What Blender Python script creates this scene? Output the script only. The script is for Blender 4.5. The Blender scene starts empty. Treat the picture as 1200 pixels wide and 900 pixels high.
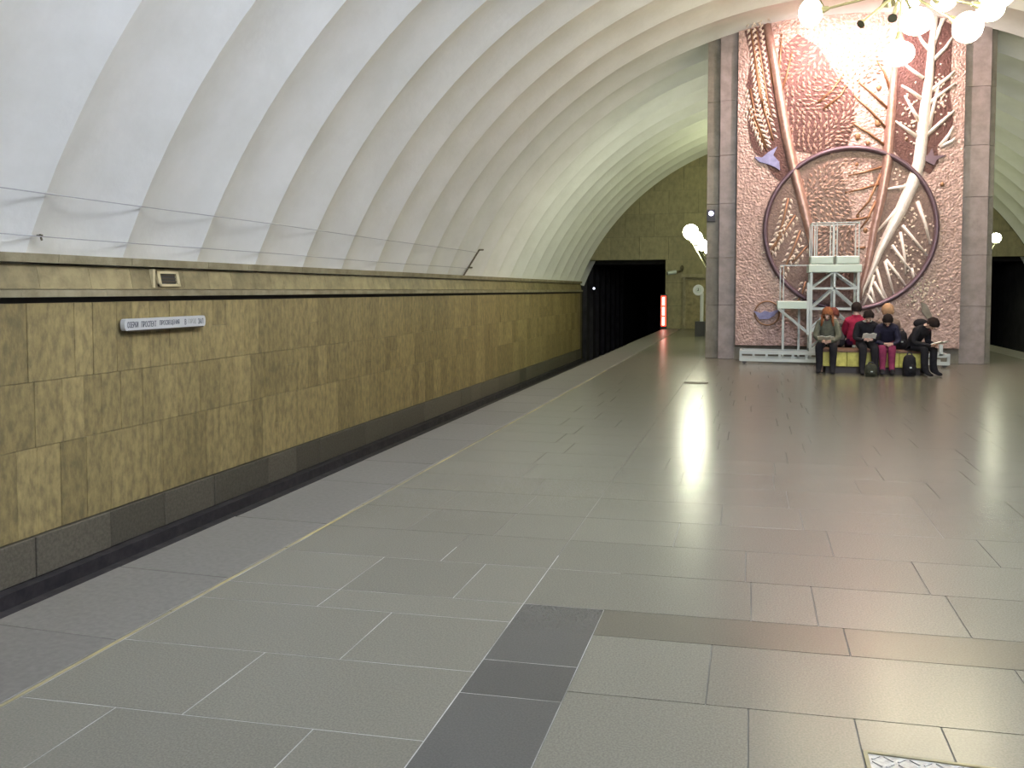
import bpy, bmesh, math, random
from mathutils import Vector, Matrix
R = math.radians
C = bpy.context.scene.collection

# ------------------------------------------------------------------ camera
FPX, PX, PY, HEYE = 1005.0, 600.0, 385.0, 1.6
YAW, PITCH = R(15.553), R(2.564)
cam_d = bpy.data.cameras.new('camera')
cam_d.sensor_fit = 'HORIZONTAL'
cam_d.sensor_width = 36.0
cam_d.lens = 36.0 * FPX / 1200.0
cam_d.shift_y = -65.0 / 1200.0
cam_d.clip_start, cam_d.clip_end = 0.05, 300
cam = bpy.data.objects.new('camera', cam_d)
cam.location = (0, 0, HEYE)
cam.rotation_euler = (R(90) - PITCH, 0, YAW)
C.objects.link(cam)
bpy.context.scene.camera = cam
# ------------------------------------------------------------------ world, exposure
w = bpy.data.worlds.new('world')
bpy.context.scene.world = w
w.use_nodes = True
w.node_tree.nodes['Background'].inputs[0].default_value = (0.02, 0.02, 0.025, 1)
w.node_tree.nodes['Background'].inputs[1].default_value = 0.3
vs = bpy.context.scene.view_settings
vs.view_transform = 'Standard'
vs.look = 'None'
vs.gamma = 1.0
vs.use_curve_mapping = False
vs.exposure = 0.0
# lamp colours and strengths (each lamp's light is made in its own builder)
COOL = (0.83, 0.875, 1.0);  E_COOL = 128.0
WARM = (1.0, 0.88, 0.58);  E_WARM = 36.0
GREEN = (0.94, 1.0, 0.56); E_GREEN = 30.0
E_SCONCE = 60.0
E_ADDED_FLOOD = 800.0              # added flood lamps over the mural, W

# pixel -> place (a direction, met with a plane the thing touches)
_F = Vector((-math.sin(YAW) * math.cos(PITCH), math.cos(YAW) * math.cos(PITCH), -math.sin(PITCH)))
_Rt = Vector((math.cos(YAW), math.sin(YAW), 0))
_U = _Rt.cross(_F)
EYE = Vector((0, 0, HEYE))
def ray(px, py): return _F + _Rt * ((px - PX) / FPX) + _U * ((PY - py) / FPX)
def on_y(px, py, y):
    d = ray(px, py); return EYE + d * (y / d.y)
def on_z(px, py, z=0.0):
    d = ray(px, py); return EYE + d * ((z - HEYE) / d.z)
def on_x(px, py, x):
    d = ray(px, py); return EYE + d * (x / d.x)

# ------------------------------------------------------------------ materials
def mat(name, col, rough=0.6, metal=0.0, spec=0.5, nscale=0, namt=0.0, col2=None, bump=0.0, bscale=60.0,
        rnd=0.0, stretch=None, rough_var=0.0, emit=None, estr=0.0, detail=5.0, coord='Object', bdist=0.02):
    m = bpy.data.materials.new(name); m.use_nodes = True
    nt = m.node_tree; N = nt.nodes; L = nt.links
    b = N['Principled BSDF']
    b.inputs['Base Color'].default_value = (*col, 1)
    b.inputs['Roughness'].default_value = rough
    b.inputs['Metallic'].default_value = metal
    b.inputs['Specular IOR Level'].default_value = spec
    geo = N.new('ShaderNodeNewGeometry')
    src = geo.outputs['Position']
    if stretch:
        mp = N.new('ShaderNodeMapping'); mp.inputs['Scale'].default_value = stretch
        L.new(src, mp.inputs[0]); src = mp.outputs[0]
    colout = None
    if nscale and (col2 or namt):
        n = N.new('ShaderNodeTexNoise'); n.inputs['Scale'].default_value = nscale
        n.inputs['Detail'].default_value = detail; n.inputs['Roughness'].default_value = 0.62
        L.new(src, n.inputs['Vector'])
        cr = N.new('ShaderNodeValToRGB')
        c2 = col2 or tuple(c * (1 - namt) for c in col)
        cr.color_ramp.elements[0].position = 0.36; cr.color_ramp.elements[0].color = (*c2, 1)
        cr.color_ramp.elements[1].position = 0.64; cr.color_ramp.elements[1].color = (*col, 1)
        L.new(n.outputs['Fac'], cr.inputs[0]); colout = cr.outputs[0]
        if rough_var:
            mr = N.new('ShaderNodeMapRange')
            mr.inputs['To Min'].default_value = rough - rough_var; mr.inputs['To Max'].default_value = rough + rough_var
            L.new(n.outputs['Fac'], mr.inputs[0]); L.new(mr.outputs[0], b.inputs['Roughness'])
    if rnd:
        oi = N.new('ShaderNodeObjectInfo')
        mr = N.new('ShaderNodeMapRange'); mr.inputs['To Min'].default_value = 1 - rnd; mr.inputs['To Max'].default_value = 1 + rnd
        L.new(oi.outputs['Random'], mr.inputs[0])
        mx = N.new('ShaderNodeMix'); mx.data_type = 'RGBA'; mx.blend_type = 'MULTIPLY'; mx.inputs[0].default_value = 1
        if colout: L.new(colout, mx.inputs[6])
        else: mx.inputs[6].default_value = (*col, 1)
        cb = N.new('ShaderNodeCombineColor')
        for k in range(3): L.new(mr.outputs[0], cb.inputs[k])
        L.new(cb.outputs[0], mx.inputs[7]); colout = mx.outputs[2]
    if colout: L.new(colout, b.inputs['Base Color'])
    if bump:
        n2 = N.new('ShaderNodeTexNoise'); n2.inputs['Scale'].default_value = bscale; n2.inputs['Detail'].default_value = 3
        L.new(src, n2.inputs['Vector'])
        bp = N.new('ShaderNodeBump'); bp.inputs['Strength'].default_value = bump; bp.inputs['Distance'].default_value = bdist
        L.new(n2.outputs['Fac'], bp.inputs['Height']); L.new(bp.outputs[0], b.inputs['Normal'])
    if emit:
        b.inputs['Emission Color'].default_value = (*emit, 1); b.inputs['Emission Strength'].default_value = estr
    return m

M = {}
M['plaster'] = mat('vault_plaster', (0.79, 0.80, 0.79), 0.85, nscale=1.1, col2=(0.72, 0.73, 0.71), bump=0.25, bscale=9, bdist=0.02)
M['travertine'] = mat('travertine', (0.345, 0.275, 0.125), 0.5, nscale=9, col2=(0.185, 0.150, 0.075), stretch=(1, 1.3, 0.65), rnd=0.20, bump=0.15, bscale=40, rough_var=.08, detail=9)
M['travertine_back'] = mat('travertine_joint', (0.12, 0.10, 0.055), 0.8)
M['cornice'] = mat('cornice_stone', (0.29, 0.245, 0.13), 0.5, nscale=5, col2=(0.18, 0.15, 0.08), rnd=0.18, bump=0.12, bscale=40)
M['lip'] = mat('cornice_lip_stone', (0.30, 0.27, 0.18), 0.5, nscale=4, col2=(0.19, 0.165, 0.10), rnd=0.12, bump=0.15, bscale=30)
M['base'] = mat('wall_base_granite', (0.125, 0.115, 0.09), 0.5, nscale=30, col2=(0.08, 0.072, 0.055), rnd=0.25, bump=0.1, bscale=60)
M['gap'] = mat('dark_joint', (0.03, 0.028, 0.03), 0.9)
M['granite'] = mat('grey_granite', (0.142, 0.137, 0.110), 0.25, spec=0.4, nscale=120, col2=(0.104, 0.100, 0.080), rnd=0.06, rough_var=.02, detail=2)
M['granite_edge'] = mat('edge_granite', (0.128, 0.122, 0.110), 0.36, nscale=30, col2=(0.092, 0.087, 0.078), rnd=0.05)
M['granite_dark'] = mat('dark_granite', (0.066, 0.066, 0.060), 0.26, nscale=120, col2=(0.052, 0.052, 0.048), rnd=0.10, detail=2)
M['granite_mid'] = mat('mid_grey_granite', (0.092, 0.086, 0.066), 0.26, nscale=120, col2=(0.072, 0.067, 0.052), rnd=0.08, detail=2)
M['yellow'] = mat('yellow_line', (0.30, 0.25, 0.10), 0.6, nscale=1.6, col2=(0.14, 0.13, 0.09))
M['wall_stone'] = mat('end_wall_stone', (0.30, 0.265, 0.15), 0.55, nscale=6, col2=(0.21, 0.185, 0.105), rnd=0.12, stretch=(1, 1, 0.6), bump=0.1, bscale=40)
M['pier'] = mat('pier_stone', (0.27, 0.235, 0.225), 0.45, nscale=4, col2=(0.19, 0.165, 0.155), rnd=0.08, bump=0.08, bscale=40)
M['pier_dark'] = mat('pier_dark_stone', (0.20, 0.185, 0.15), 0.5, nscale=4, col2=(0.13, 0.12, 0.09), rnd=0.08, bump=0.08, bscale=40)
M['trench'] = mat('track_trench', (0.030, 0.026, 0.030), 0.9, nscale=6, col2=(0.012, 0.011, 0.015), bump=0.3, bscale=12)
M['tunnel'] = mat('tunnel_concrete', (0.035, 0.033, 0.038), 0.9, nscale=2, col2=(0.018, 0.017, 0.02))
M['rail'] = mat('rail_steel', (0.25, 0.23, 0.22), 0.4, 0.9)
M['copper'] = mat('hammered_metal', (0.51, 0.375, 0.335), 0.45, 0.5, nscale=9, col2=(0.34, 0.245, 0.215), bump=0.85, bscale=20, bdist=0.05)
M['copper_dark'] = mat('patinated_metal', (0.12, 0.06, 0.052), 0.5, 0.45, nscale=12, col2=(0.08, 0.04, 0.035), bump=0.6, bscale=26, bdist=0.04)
M['copper_disc'] = mat('disc_metal', (0.23, 0.165, 0.14), 0.5, 0.5, nscale=12, col2=(0.15, 0.105, 0.09), bump=0.6, bscale=26, bdist=0.04)
M['copper_trunk'] = mat('trunk_metal', (0.50, 0.33, 0.28), 0.35, 0.6, nscale=14, col2=(0.38, 0.24, 0.20), bump=0.3, bscale=30)
M['copper_ring'] = mat('ring_metal', (0.14, 0.095, 0.115), 0.4, 0.5)
M['silver'] = mat('bright_metal', (0.86, 0.80, 0.74), 0.38, 0.35, nscale=14, col2=(0.76, 0.69, 0.63), bump=0.3, bscale=30)
M['leaf_l'] = mat('pale_leaf_metal', (0.84, 0.76, 0.66), 0.35, 0.35)
M['leaf_c'] = mat('copper_leaf_metal', (0.74, 0.58, 0.50), 0.32, 0.5, nscale=6, col2=(0.58, 0.42, 0.35))
M['stalk'] = mat('stalk_metal', (0.27, 0.15, 0.08), 0.45, 0.5)
M['bluebird'] = mat('blue_enamel', (0.24, 0.25, 0.42), 0.5, 0.3, nscale=9, col2=(0.17, 0.17, 0.30))
M['alu'] = mat('painted_tube', (0.46, 0.51, 0.50), 0.45, 0.2)
M['deck'] = mat('pale_green_deck', (0.52, 0.63, 0.57), 0.5)
M['bench_y'] = mat('yellow_stone', (0.62, 0.58, 0.14), 0.5, nscale=10, col2=(0.42, 0.38, 0.08), bump=0.1, bscale=30)
M['bench_w'] = mat('dark_bench_wood', (0.16, 0.085, 0.045), 0.5, nscale=8, col2=(0.10, 0.05, 0.03), stretch=(0.3, 3, 3))
M['plinth'] = mat('dark_plinth', (0.06, 0.05, 0.05), 0.6)
M['sign_w'] = mat('white_sign', (0.56, 0.58, 0.60), 0.4)
M['sign_k'] = mat('sign_ink', (0.05, 0.06, 0.09), 0.6)
M['sign_g'] = mat('sign_grey_ink', (0.36, 0.38, 0.37), 0.6)
M['black'] = mat('black_paint', (0.03, 0.03, 0.033), 0.5)
M['iron'] = mat('dark_iron', (0.10, 0.085, 0.06), 0.5, 0.6)
M['bronze'] = mat('chandelier_metal', (0.30, 0.30, 0.20), 0.35, 0.8)
M['vent_f'] = mat('vent_frame', (0.55, 0.48, 0.30), 0.5, bump=0.1)
M['paper'] = mat('paper', (0.82, 0.82, 0.76), 0.7)
M['tread'] = mat('tread_plate', (0.42, 0.42, 0.40), 0.45, 0.6, nscale=40, col2=(0.25, 0.25, 0.24))
M['wire'] = mat('grey_wire', (0.38, 0.38, 0.40), 0.6)
M['grout'] = mat('grout', (0.13, 0.125, 0.105), 0.8, nscale=0.9, col2=(0.06, 0.057, 0.05))
M['grout_pale'] = mat('pale_grout', (0.34, 0.335, 0.315), 0.8, nscale=2.2, col2=(0.14, 0.137, 0.12))
M['globe_c'] = mat('cool_globe', (0.9, 0.9, 0.9), 0.3, emit=COOL, estr=E_COOL)
M['globe_w'] = mat('warm_globe', (0.9, 0.9, 0.9), 0.3, emit=WARM, estr=E_WARM)
M['globe_g'] = mat('greenish_globe', (0.9, 0.9, 0.9), 0.3, emit=GREEN, estr=E_GREEN)
M['globe_s'] = mat('sconce_globe', (0.9, 0.9, 0.9), 0.3, emit=(0.99, 1.0, 0.76), estr=E_SCONCE)
M['red_lit'] = mat('lit_red', (0.5, 0.05, 0.03), 0.4, emit=(1.0, 0.06, 0.03), estr=3)
M['white_lit'] = mat('lit_white', (0.9, 0.8, 0.7), 0.4, emit=(1.0, 0.82, 0.70), estr=4)
M['blue_lit'] = mat('lit_blue', (0.6, 0.6, 0.9), 0.4, emit=(0.75, 0.72, 1.0), estr=6)
M['tunnel_lit'] = mat('tunnel_bulb', (0.8, 0.8, 0.8), 0.4, emit=(0.8, 0.85, 1.0), estr=2.5)
M['skin'] = mat('skin', (0.62, 0.40, 0.31), 0.55)
def cloth(n, c): M[n] = mat(n, c, 0.85, spec=0.2, nscale=18, namt=0.3)
cloth('c_green', (0.13, 0.135, 0.10)); cloth('c_black', (0.017, 0.016, 0.020)); cloth('c_navy', (0.026, 0.024, 0.046))
cloth('c_red', (0.34, 0.02, 0.06)); cloth('c_purple', (0.075, 0.02, 0.075)); cloth('c_grey', (0.12, 0.11, 0.105))
cloth('c_tan', (0.22, 0.16, 0.13)); cloth('c_magenta', (0.21, 0.03, 0.08)); cloth('c_olive', (0.04, 0.043, 0.03))
cloth('h_black', (0.02, 0.013, 0.012)); cloth('h_auburn', (0.14, 0.04, 0.03)); cloth('h_blond', (0.46, 0.28, 0.16)); cloth('h_ginger', (0.30, 0.11, 0.05))

# ------------------------------------------------------------------ mesh helpers
class MB:
    def __init__(s): s.v = []; s.f = []; s.m = []
    def add(s, vs, fs, mi=0):
        o = len(s.v); s.v += [tuple(v) for v in vs]
        for f in fs: s.f.append(tuple(i + o for i in f)); s.m.append(mi)
        return s
    def box(s, x0, x1, y0, y1, z0, z1, mi=0):
        return s.add([(x0,y0,z0),(x1,y0,z0),(x1,y1,z0),(x0,y1,z0),(x0,y0,z1),(x1,y0,z1),(x1,y1,z1),(x0,y1,z1)],
              [(0,3,2,1),(4,5,6,7),(0,1,5,4),(1,2,6,5),(2,3,7,6),(3,0,4,7)], mi)
    def cbox(s, x0, x1, y0, y1, z0, z1, c, axis, mi=0):
        """box with its face on the given side chamfered by c (axis '+x','-x','+z','-y')"""
        a = axis[1]; sg = 1 if axis[0] == '+' else -1
        lo = [x0, y0, z0]; hi = [x1, y1, z1]
        k = 'xyz'.index(a); i, j = [(1,2),(2,0),(0,1)][k]
        near = lo[k] if sg > 0 else hi[k]; far = hi[k] if sg > 0 else lo[k]
        def q(h, e):
            out = []
            for (p, r) in ((lo[i]+e, lo[j]+e), (hi[i]-e, lo[j]+e), (hi[i]-e, hi[j]-e), (lo[i]+e, hi[j]-e)):
                v = [0,0,0]; v[k] = h; v[i] = p; v[j] = r; out.append(tuple(v))
            return out
        vs = q(near, 0) + q(far - sg*c, 0) + q(far, c)
        fs = []
        for t in range(4):
            u = (t+1) % 4
            fs += [(t,u,u+4,t+4), (t+4,u+4,u+8,t+8)]
        fs.append((8,9,10,11)); fs.append((3,2,1,0))
        if sg < 0: fs = [f[::-1] for f in fs]
        return s.add(vs, fs, mi)
    def tube(s, p0, p1, r, n=8, r1=None, mi=0, cap=True):
        p0 = Vector(p0); p1 = Vector(p1); d = (p1 - p0).normalized()
        a = d.orthogonal().normalized(); b = d.cross(a); r1 = r if r1 is None else r1
        vs = []
        for k in range(n):
            t = 2*math.pi*k/n; e = a*math.cos(t) + b*math.sin(t); vs += [p0 + e*r, p1 + e*r1]
        fs = [(2*k, 2*((k+1)%n), 2*((k+1)%n)+1, 2*k+1) for k in range(n)]
        if cap: fs += [tuple(range(2*n-2, -1, -2)), tuple(range(1, 2*n, 2))]
        return s.add(vs, fs, mi)
    def path(s, pts, r, n=8, mi=0):
        for a, b in zip(pts, pts[1:]): s.tube(a, b, r, n, mi=mi)
        return s
    def bar(s, p0, p1, w, mi=0):          # square tube
        return s.tube(p0, p1, w*0.7071, 4, mi=mi)
    def ell(s, c, rx, ry, rz, nu=14, nv=9, mi=0, rot=None):
        c = Vector(c); vs = []
        for j in range(1, nv):
            th = math.pi*j/nv
            for i in range(nu):
                ph = 2*math.pi*i/nu
                v = Vector((rx*math.sin(th)*math.cos(ph), ry*math.sin(th)*math.sin(ph), rz*math.cos(th)))
                vs.append(c + (rot @ v if rot else v))
        t = Vector((0,0,rz)); top = c + (rot @ t if rot else t); bot = c - (rot @ t if rot else t)
        vs += [top, bot]; T = len(vs)-2; B = T+1; fs = []
        for j in range(nv-2):
            for i in range(nu):
                k = (i+1) % nu
                fs.append((j*nu+i, (j+1)*nu+i, (j+1)*nu+k, j*nu+k))
        for i in range(nu):
            k = (i+1) % nu
            fs += [(T, i, k), (B, (nv-2)*nu+k, (nv-2)*nu+i)]
        return s.add(vs, fs, mi)
    def prism_y(s, poly, y0, y1, mi=0):   # poly in (x,z), front at y0
        n = len(poly)
        vs = [(x, y0, z) for x, z in poly] + [(x, y1, z) for x, z in poly]
        fs = [tuple(range(n)), tuple(range(2*n-1, n-1, -1))] + [(k, k+n, (k+1)%n+n, (k+1)%n) for k in range(n)]
        return s.add(vs, fs, mi)
    def prism_xz(s, prof, y0, y1, mi=0): return s.prism_y(prof, y0, y1, mi)
    def lathe(s, c, prof, n=16, mi=0, axis='z'):
        vs = []; 
        for r, h in prof:
            for k in range(n):
                t = 2*math.pi*k/n
                p = (r*math.cos(t), r*math.sin(t), h)
                if axis == 'y': p = (p[0], p[2], p[1])
                vs.append((c[0]+p[0], c[1]+p[1], c[2]+p[2]))
        fs = []
        for j in range(len(prof)-1):
            for k in range(n):
                u = (k+1) % n; fs.append((j*n+k, j*n+u, (j+1)*n+u, (j+1)*n+k))
        fs += [tuple(range(n-1, -1, -1)), tuple(range((len(prof)-1)*n, len(prof)*n))]
        return s.add(vs, fs, mi)
    def build(s, name, material, parent=None, smooth=False, loc=None, fixn=True):
        me = bpy.data.meshes.new(name); me.from_pydata(s.v, [], s.f)
        mats = material if isinstance(material, (list, tuple)) else [material]
        for m in mats: me.materials.append(M[m] if isinstance(m, str) else m)
        if len(mats) > 1: me.polygons.foreach_set('material_index', s.m)
        if fixn:
            bm = bmesh.new(); bm.from_mesh(me); bmesh.ops.recalc_face_normals(bm, faces=bm.faces); bm.to_mesh(me); bm.free()
        if smooth: me.polygons.foreach_set('use_smooth', [True]*len(me.polygons))
        me.update()
        return link(name, me, parent, loc)
def link(name, me, parent=None, loc=None):
    o = bpy.data.objects.new(name, me); C.objects.link(o)
    if loc: o.location = loc
    if parent: adopt(o, parent)
    return o
def adopt(o, parent):
    o.parent = parent
    mw = Matrix.Translation(parent.location) if parent.parent is None else Matrix.Translation(parent.parent.location) @ Matrix.Translation(parent.location)
    o['_w'] = 1
    o.matrix_parent_inverse = wm(parent).inverted()
    del o['_w']
def wm(o):
    m = Matrix.LocRotScale(o.location, o.rotation_euler, o.scale)
    if o.parent: m = wm(o.parent) @ o.matrix_parent_inverse @ m
    return m
def empty(name, loc):
    o = bpy.data.objects.new(name, None); o.empty_display_size = 0.1; C.objects.link(o); o.location = loc; return o
def tag(o, label=None, cat=None, group=None, kind=None):
    if label: o['label'] = label
    if cat: o['category'] = cat
    if group: o['group'] = group
    if kind: o['kind'] = kind
    return o
def structure(o, label, cat): return tag(o, label, cat, kind='structure')

rng = random.Random(7)
# ------------------------------------------------------------------ dimensions of the station
XE, XER = -3.5, 6.8              # platform edges
XW, XWR = -6.9, 10.3             # track walls
XC, ZC, RV = 1.7, -1.65, 9.35    # vault circle
YB, YF = -14.0, 36.0             # back and far end
PITCHV, Y0V = 1.36, 6.91
ZT = -1.6                        # track bed

# ------------------------------------------------------------------ vault
ceil = structure(empty('ceiling', (XC, 10, 7.7)), 'white plaster barrel vault with deep scalloped rings over the platform', 'ceiling')
def ring_mesh():
    a0 = math.asin((1.78 - ZC) / RV); nA, nY = 56, 12
    vs = []; fs = []
    for i in range(nA + 1):
        t = a0 + (math.pi - 2*a0) * i / nA
        for j in range(nY + 1):
            s_ = j / nY
            rr = RV + 0.17 * (1 - (2*s_ - 1)**2)
            vs.append((XC - rr*math.cos(t), PITCHV*s_, ZC + rr*math.sin(t)))
    for i in range(nA):
        for j in range(nY):
            a = i*(nY+1) + j; fs.append((a, a+1, a+nY+2, a+nY+1))
    me = bpy.data.meshes.new('vault_ring'); me.from_pydata(vs, [], fs); me.materials.append(M['plaster'])
    me.polygons.foreach_set('use_smooth', [True]*len(fs)); me.update(); return me
rm = ring_mesh()
k0 = math.floor((YB - Y0V)/PITCHV); k1 = math.ceil((YF - Y0V)/PITCHV)
for k in range(k0, k1):
    o = link('vault_ring', rm); o.location = (0, Y0V + k*PITCHV, 0); adopt(o, ceil)

# ------------------------------------------------------------------ track walls
def pad(o): return o
wl = structure(empty('wall_left', (XW, 10, ZT)), 'olive travertine track wall with a stone cornice beneath the vault', 'wall')
MB().box(XW-0.35, XW-0.03, YB, YF, ZT, 1.5).build('wall_core', 'travertine_back', wl)
MB().box(XW-0.03, XW-0.02, YB, 35.5, 1.47, 1.53).build('painted_shadow_gap', 'gap', wl)  # near-black strip, colours in the shade under the cornice
rows = [(-0.86, 0.02), (0.02, 0.68), (0.68, 1.47)]
far_panels = MB()
n_pan = 0
for (z0, z1) in rows:
    y = 5.2 + rng.random()*0.4
    while y < 35.5:
        wd = rng.choice([0.26, 0.30, 0.36, 0.44]); y1 = min(y + wd, 35.5)
        pr = rng.uniform(0, 0.008)
        g = 0.002
        split = rng.random() < 0.08
        cuts = [z0, z0 + (z1-z0)*rng.uniform(0.35, 0.65), z1] if split else [z0, z1]
        for a, b in zip(cuts, cuts[1:]):
            MB().cbox(XW-0.03, XW+pr, y+g, y1-g, a+g, b-g, 0.003, '+x').build('wall_panel', 'travertine', wl); n_pan += 1
        y = y1
mbk = MB()
for (z0, z1) in rows:
    y = YB
    while y < 5.1: mbk.cbox(XW-0.03, XW+0.003, y+.002, y+0.5, z0+.002, z1-.002, .003, '+x'); y += 0.502
tag(mbk.build('wall_panels', 'travertine', wl), kind='stuff')
y = YB
while y < 35.5:                                   # granite base course
    y1 = min(y + rng.uniform(0.7, 1.9), 35.5)
    MB().cbox(XW-0.03, XW+0.035+rng.uniform(0, .012), y+.004, y1-.004, -1.27, -0.87, .006, '+x').build('base_block', 'base', wl)
    y = y1
MB().box(XW-0.03, XW+0.16, YB, 35.6, ZT, -1.28).build('wall_footing', 'trench', wl)
# cornice: lower band, sloped apron, top lip
y = YB
while y < 35.6:
    y1 = min(y + rng.uniform(0.9, 1.5), 35.6)
    MB().prism_xz([(XW-0.3, 1.53), (XW+0.09, 1.53), (XW+0.09, 1.60), (XW-0.02, 1.61), (XW-0.3, 1.61)], y+.002, y1-.002).build('cornice_band', 'lip', wl)
    y = y1
y = YB
while y < 35.6:
    y1 = min(y + rng.uniform(0.35, 0.8), 35.6)
    MB().prism_xz([(XW-0.3, 1.612), (XW+0.03, 1.612), (XW-0.02, 1.855), (XW-0.3, 1.855)], y+.002, y1-.002).build('cornice_apron', 'cornice', wl)
    y = y1
y = YB
while y < 35.6:
    y1 = min(y + rng.uniform(0.9, 1.6), 35.6)
    MB().prism_xz([(XW-0.45, 1.875), (XW+0.05, 1.875), (XW+0.06, 1.965), (XW-0.45, 1.975)], y+.003, y1-.003).build('cornice_lip', 'lip', wl)
    y = y1
wr = structure(empty('wall_right', (XWR, 10, ZT)), 'olive travertine track wall across the second track', 'wall')
MB().box(XWR+0.0, XWR+0.35, YB, YF, ZT, 1.5).build('wall_panels', 'travertine', wr)
MB().prism_xz([(XWR+0.3, 1.53), (XWR-0.09, 1.53), (XWR-0.09, 1.60), (XWR+.02, 1.62), (XWR+.02, 1.86), (XWR-0.06, 1.88), (XWR-0.06, 1.97), (XWR+0.45, 1.975)], YB, 35.6).build('cornice', 'cornice', wr)

# track beds
tb = MB(); tb.box(XW-0.3, XE-0.0, YB, 62, ZT-0.2, ZT); structure(tb.build('track_bed', 'trench'), 'dark track bed in the trench below the platform edge', 'track bed')
tb = MB(); tb.box(XER, XWR+0.3, YB, 62, ZT-0.2, ZT); structure(tb.build('track_bed', 'trench'), 'dark track bed beyond the far platform edge', 'track bed')
for i, (x, lab) in enumerate([(-5.95, 'running rail nearer the olive track wall'), (-4.43, 'running rail nearer the platform edge')]):
    mb = MB(); mb.prism_xz([(x-.07, ZT), (x+.07, ZT), (x+.07, ZT+.02), (x+.012, ZT+.04), (x+.012, ZT+.12), (x+.036, ZT+.13), (x+.036, ZT+.165), (x-.036, ZT+.165), (x-.036, ZT+.13), (x-.012, ZT+.12), (x-.012, ZT+.04), (x-.07, ZT+.02)], YB, 60)
    tag(mb.build('running_rail', 'rail'), lab, 'rail')
cr_ = empty('contact_rail', (-6.45, 10, ZT)); tag(cr_, 'dark covered contact rail along the foot of the olive wall', 'rail')
MB().prism_xz([(-6.55, ZT+.16), (-6.34, ZT+.16), (-6.34, ZT+.24), (-6.38, ZT+.285), (-6.51, ZT+.285), (-6.55, ZT+.24)], YB, 35.5).build('rail_cover', 'trench', cr_)
y = 5.0
while y < 35:
    MB().box(-6.53, -6.37, y, y+.12, ZT, ZT+.17).build('rail_bracket', 'trench', cr_); y += 2.4

# ------------------------------------------------------------------ platform floor
LX = -2.765                      # the yellow line
fl = structure(empty('floor', (XC, 10, 0)), 'grey granite platform paved in staggered slabs', 'floor')
MB().box(XE+0.03, XER-0.03, YB, YF+0.3, ZT, -0.06).build('platform_body', 'trench', fl)
g_ = MB(); g_.box(LX, -0.69, YB, 5.0, -0.06, -0.001); g_.build('grout_bed', 'grout_pale', fl)
g_ = MB(); g_.box(XE+0.02, LX, YB, 11.0, -0.06, -0.002); g_.box(LX, -0.69, 5.0, 11.0, -0.06, -0.002); g_.build('grout_bed', 'grout', fl)
g_ = MB(); g_.box(-0.69, XER-0.02, YB, 11.0, -0.06, -0.004); g_.box(XE+.02, XER-.02, 11.0, YF, -0.06, -0.004); g_.build('grout_bed', 'grout', fl)
def skew(x, y): return y + 0.085*max(0.0, 1-y/15.0)*(x+1.1) if y > 1 else y
far_t = {'granite': MB(), 'granite_edge': MB()}
def tile(x0, x1, y0, y1, m, far, sk=True, h=0.0, c=0.0007, g=0.0024):
    f = skew if sk else (lambda x, y: y)
    def ringv(e, z): return [(x0+e, f(x0, y0)+e, z), (x1-e, f(x1, y0)+e, z), (x1-e, f(x1, y1)-e, z), (x0+e, f(x0, y1)-e, z)]
    vs = ringv(g, -0.05) + ringv(g, h-c) + ringv(g+c, h)
    fs = []
    for t in range(4):
        u = (t+1) % 4; fs += [(t, u, u+4, t+4), (t+4, u+4, u+8, t+8)]
    fs.append((8, 9, 10, 11))
    mb = far_t[m] if far else MB()
    mb.add(vs, fs)
    if not far: mb.build('floor_slab', m, fl, fixn=False)
# edge course (between platform edge and yellow line)
y = YB
while y < YF:
    y1 = min(y + rng.uniform(0.85, 1.3), YF)
    tile(XE + rng.uniform(-.008, .008), LX-0.018, y, y1, 'granite_edge', not (2.2 < y < 13), sk=False, g=0.002, c=0.0025)
    y = y1
far_r = MB()
y = YB
while y < YF: far_t['granite_edge'].box(XER-0.7, XER, y+.003, y+1.0, -.05, 0); y += 1.003
# yellow line
yl = MB()
y = YB
while y < 17:
    y1 = min(y + 1.1, 17); yl.box(LX-0.009, LX+0.009, y+.004, y1-.004, -0.05, 0.0008); y = y1
structure(yl.build('trim_1', 'yellow'), 'thin worn yellow warning line along the platform edge', 'line')
# field: rows
RW = 0.575
ys = [4.175 + RW*k for k in range(0, 56)]; ys = [v for v in ys if v < YF] + [YF]
known_c = {0: [0.02, 0.33, 1.0], 1: [-0.01, 0.93], 2: [-0.45, 0.50, 1.41], 3: [-0.18, 0.36, 1.22], 4: [0.29], 5: [-.55, .2]}
known_l = {0: [-2.1], 1: [-1.75], 2: [-2.2]}
def cells(x0, x1, joints, lo=0.55, hi=1.05):
    xs = [x0] + [j for j in joints if x0+.15 < j < x1-.15]
    x = xs[-1]
    while True:
        x += rng.uniform(lo, hi)
        if x > x1 - 0.35: break
        xs.append(x)
    return xs + [x1]
for k, (ya, yb) in enumerate(zip(ys, ys[1:])):
    far = ya > 10.2
    if ya > 20.4 and False: continue
    for xs in (cells(LX+.013, -1.1, known_l.get(k, [-2.0 + rng.uniform(-.3, .3)]), 0.6, 0.9), cells(-1.1, XER-0.7, known_c.get(k, [-1.1+rng.uniform(.3, .9)]))):
        for a, b in zip(xs, xs[1:]):
            tile(a, b, ya, yb, 'granite', far or (a > 6.3*(ya/9.0)))
# near rows, left zone
yn = [1.65, 2.215, 2.78, 3.345, 3.915, 4.175]
jl = [[-2.0], [-2.33, -1.52], [-2.05], [-1.70], [-2.1]]
ylz = [2.215-.57, 2.215, 2.785, 3.36, 3.92, 4.175]
for (ya, yb), js in zip(zip(ylz, ylz[1:]), jl):
    xs = [LX+.013] + js + [-1.1]
    for a, b in zip(xs, xs[1:]): tile(a, b, ya, yb, 'granite', False)
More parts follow.
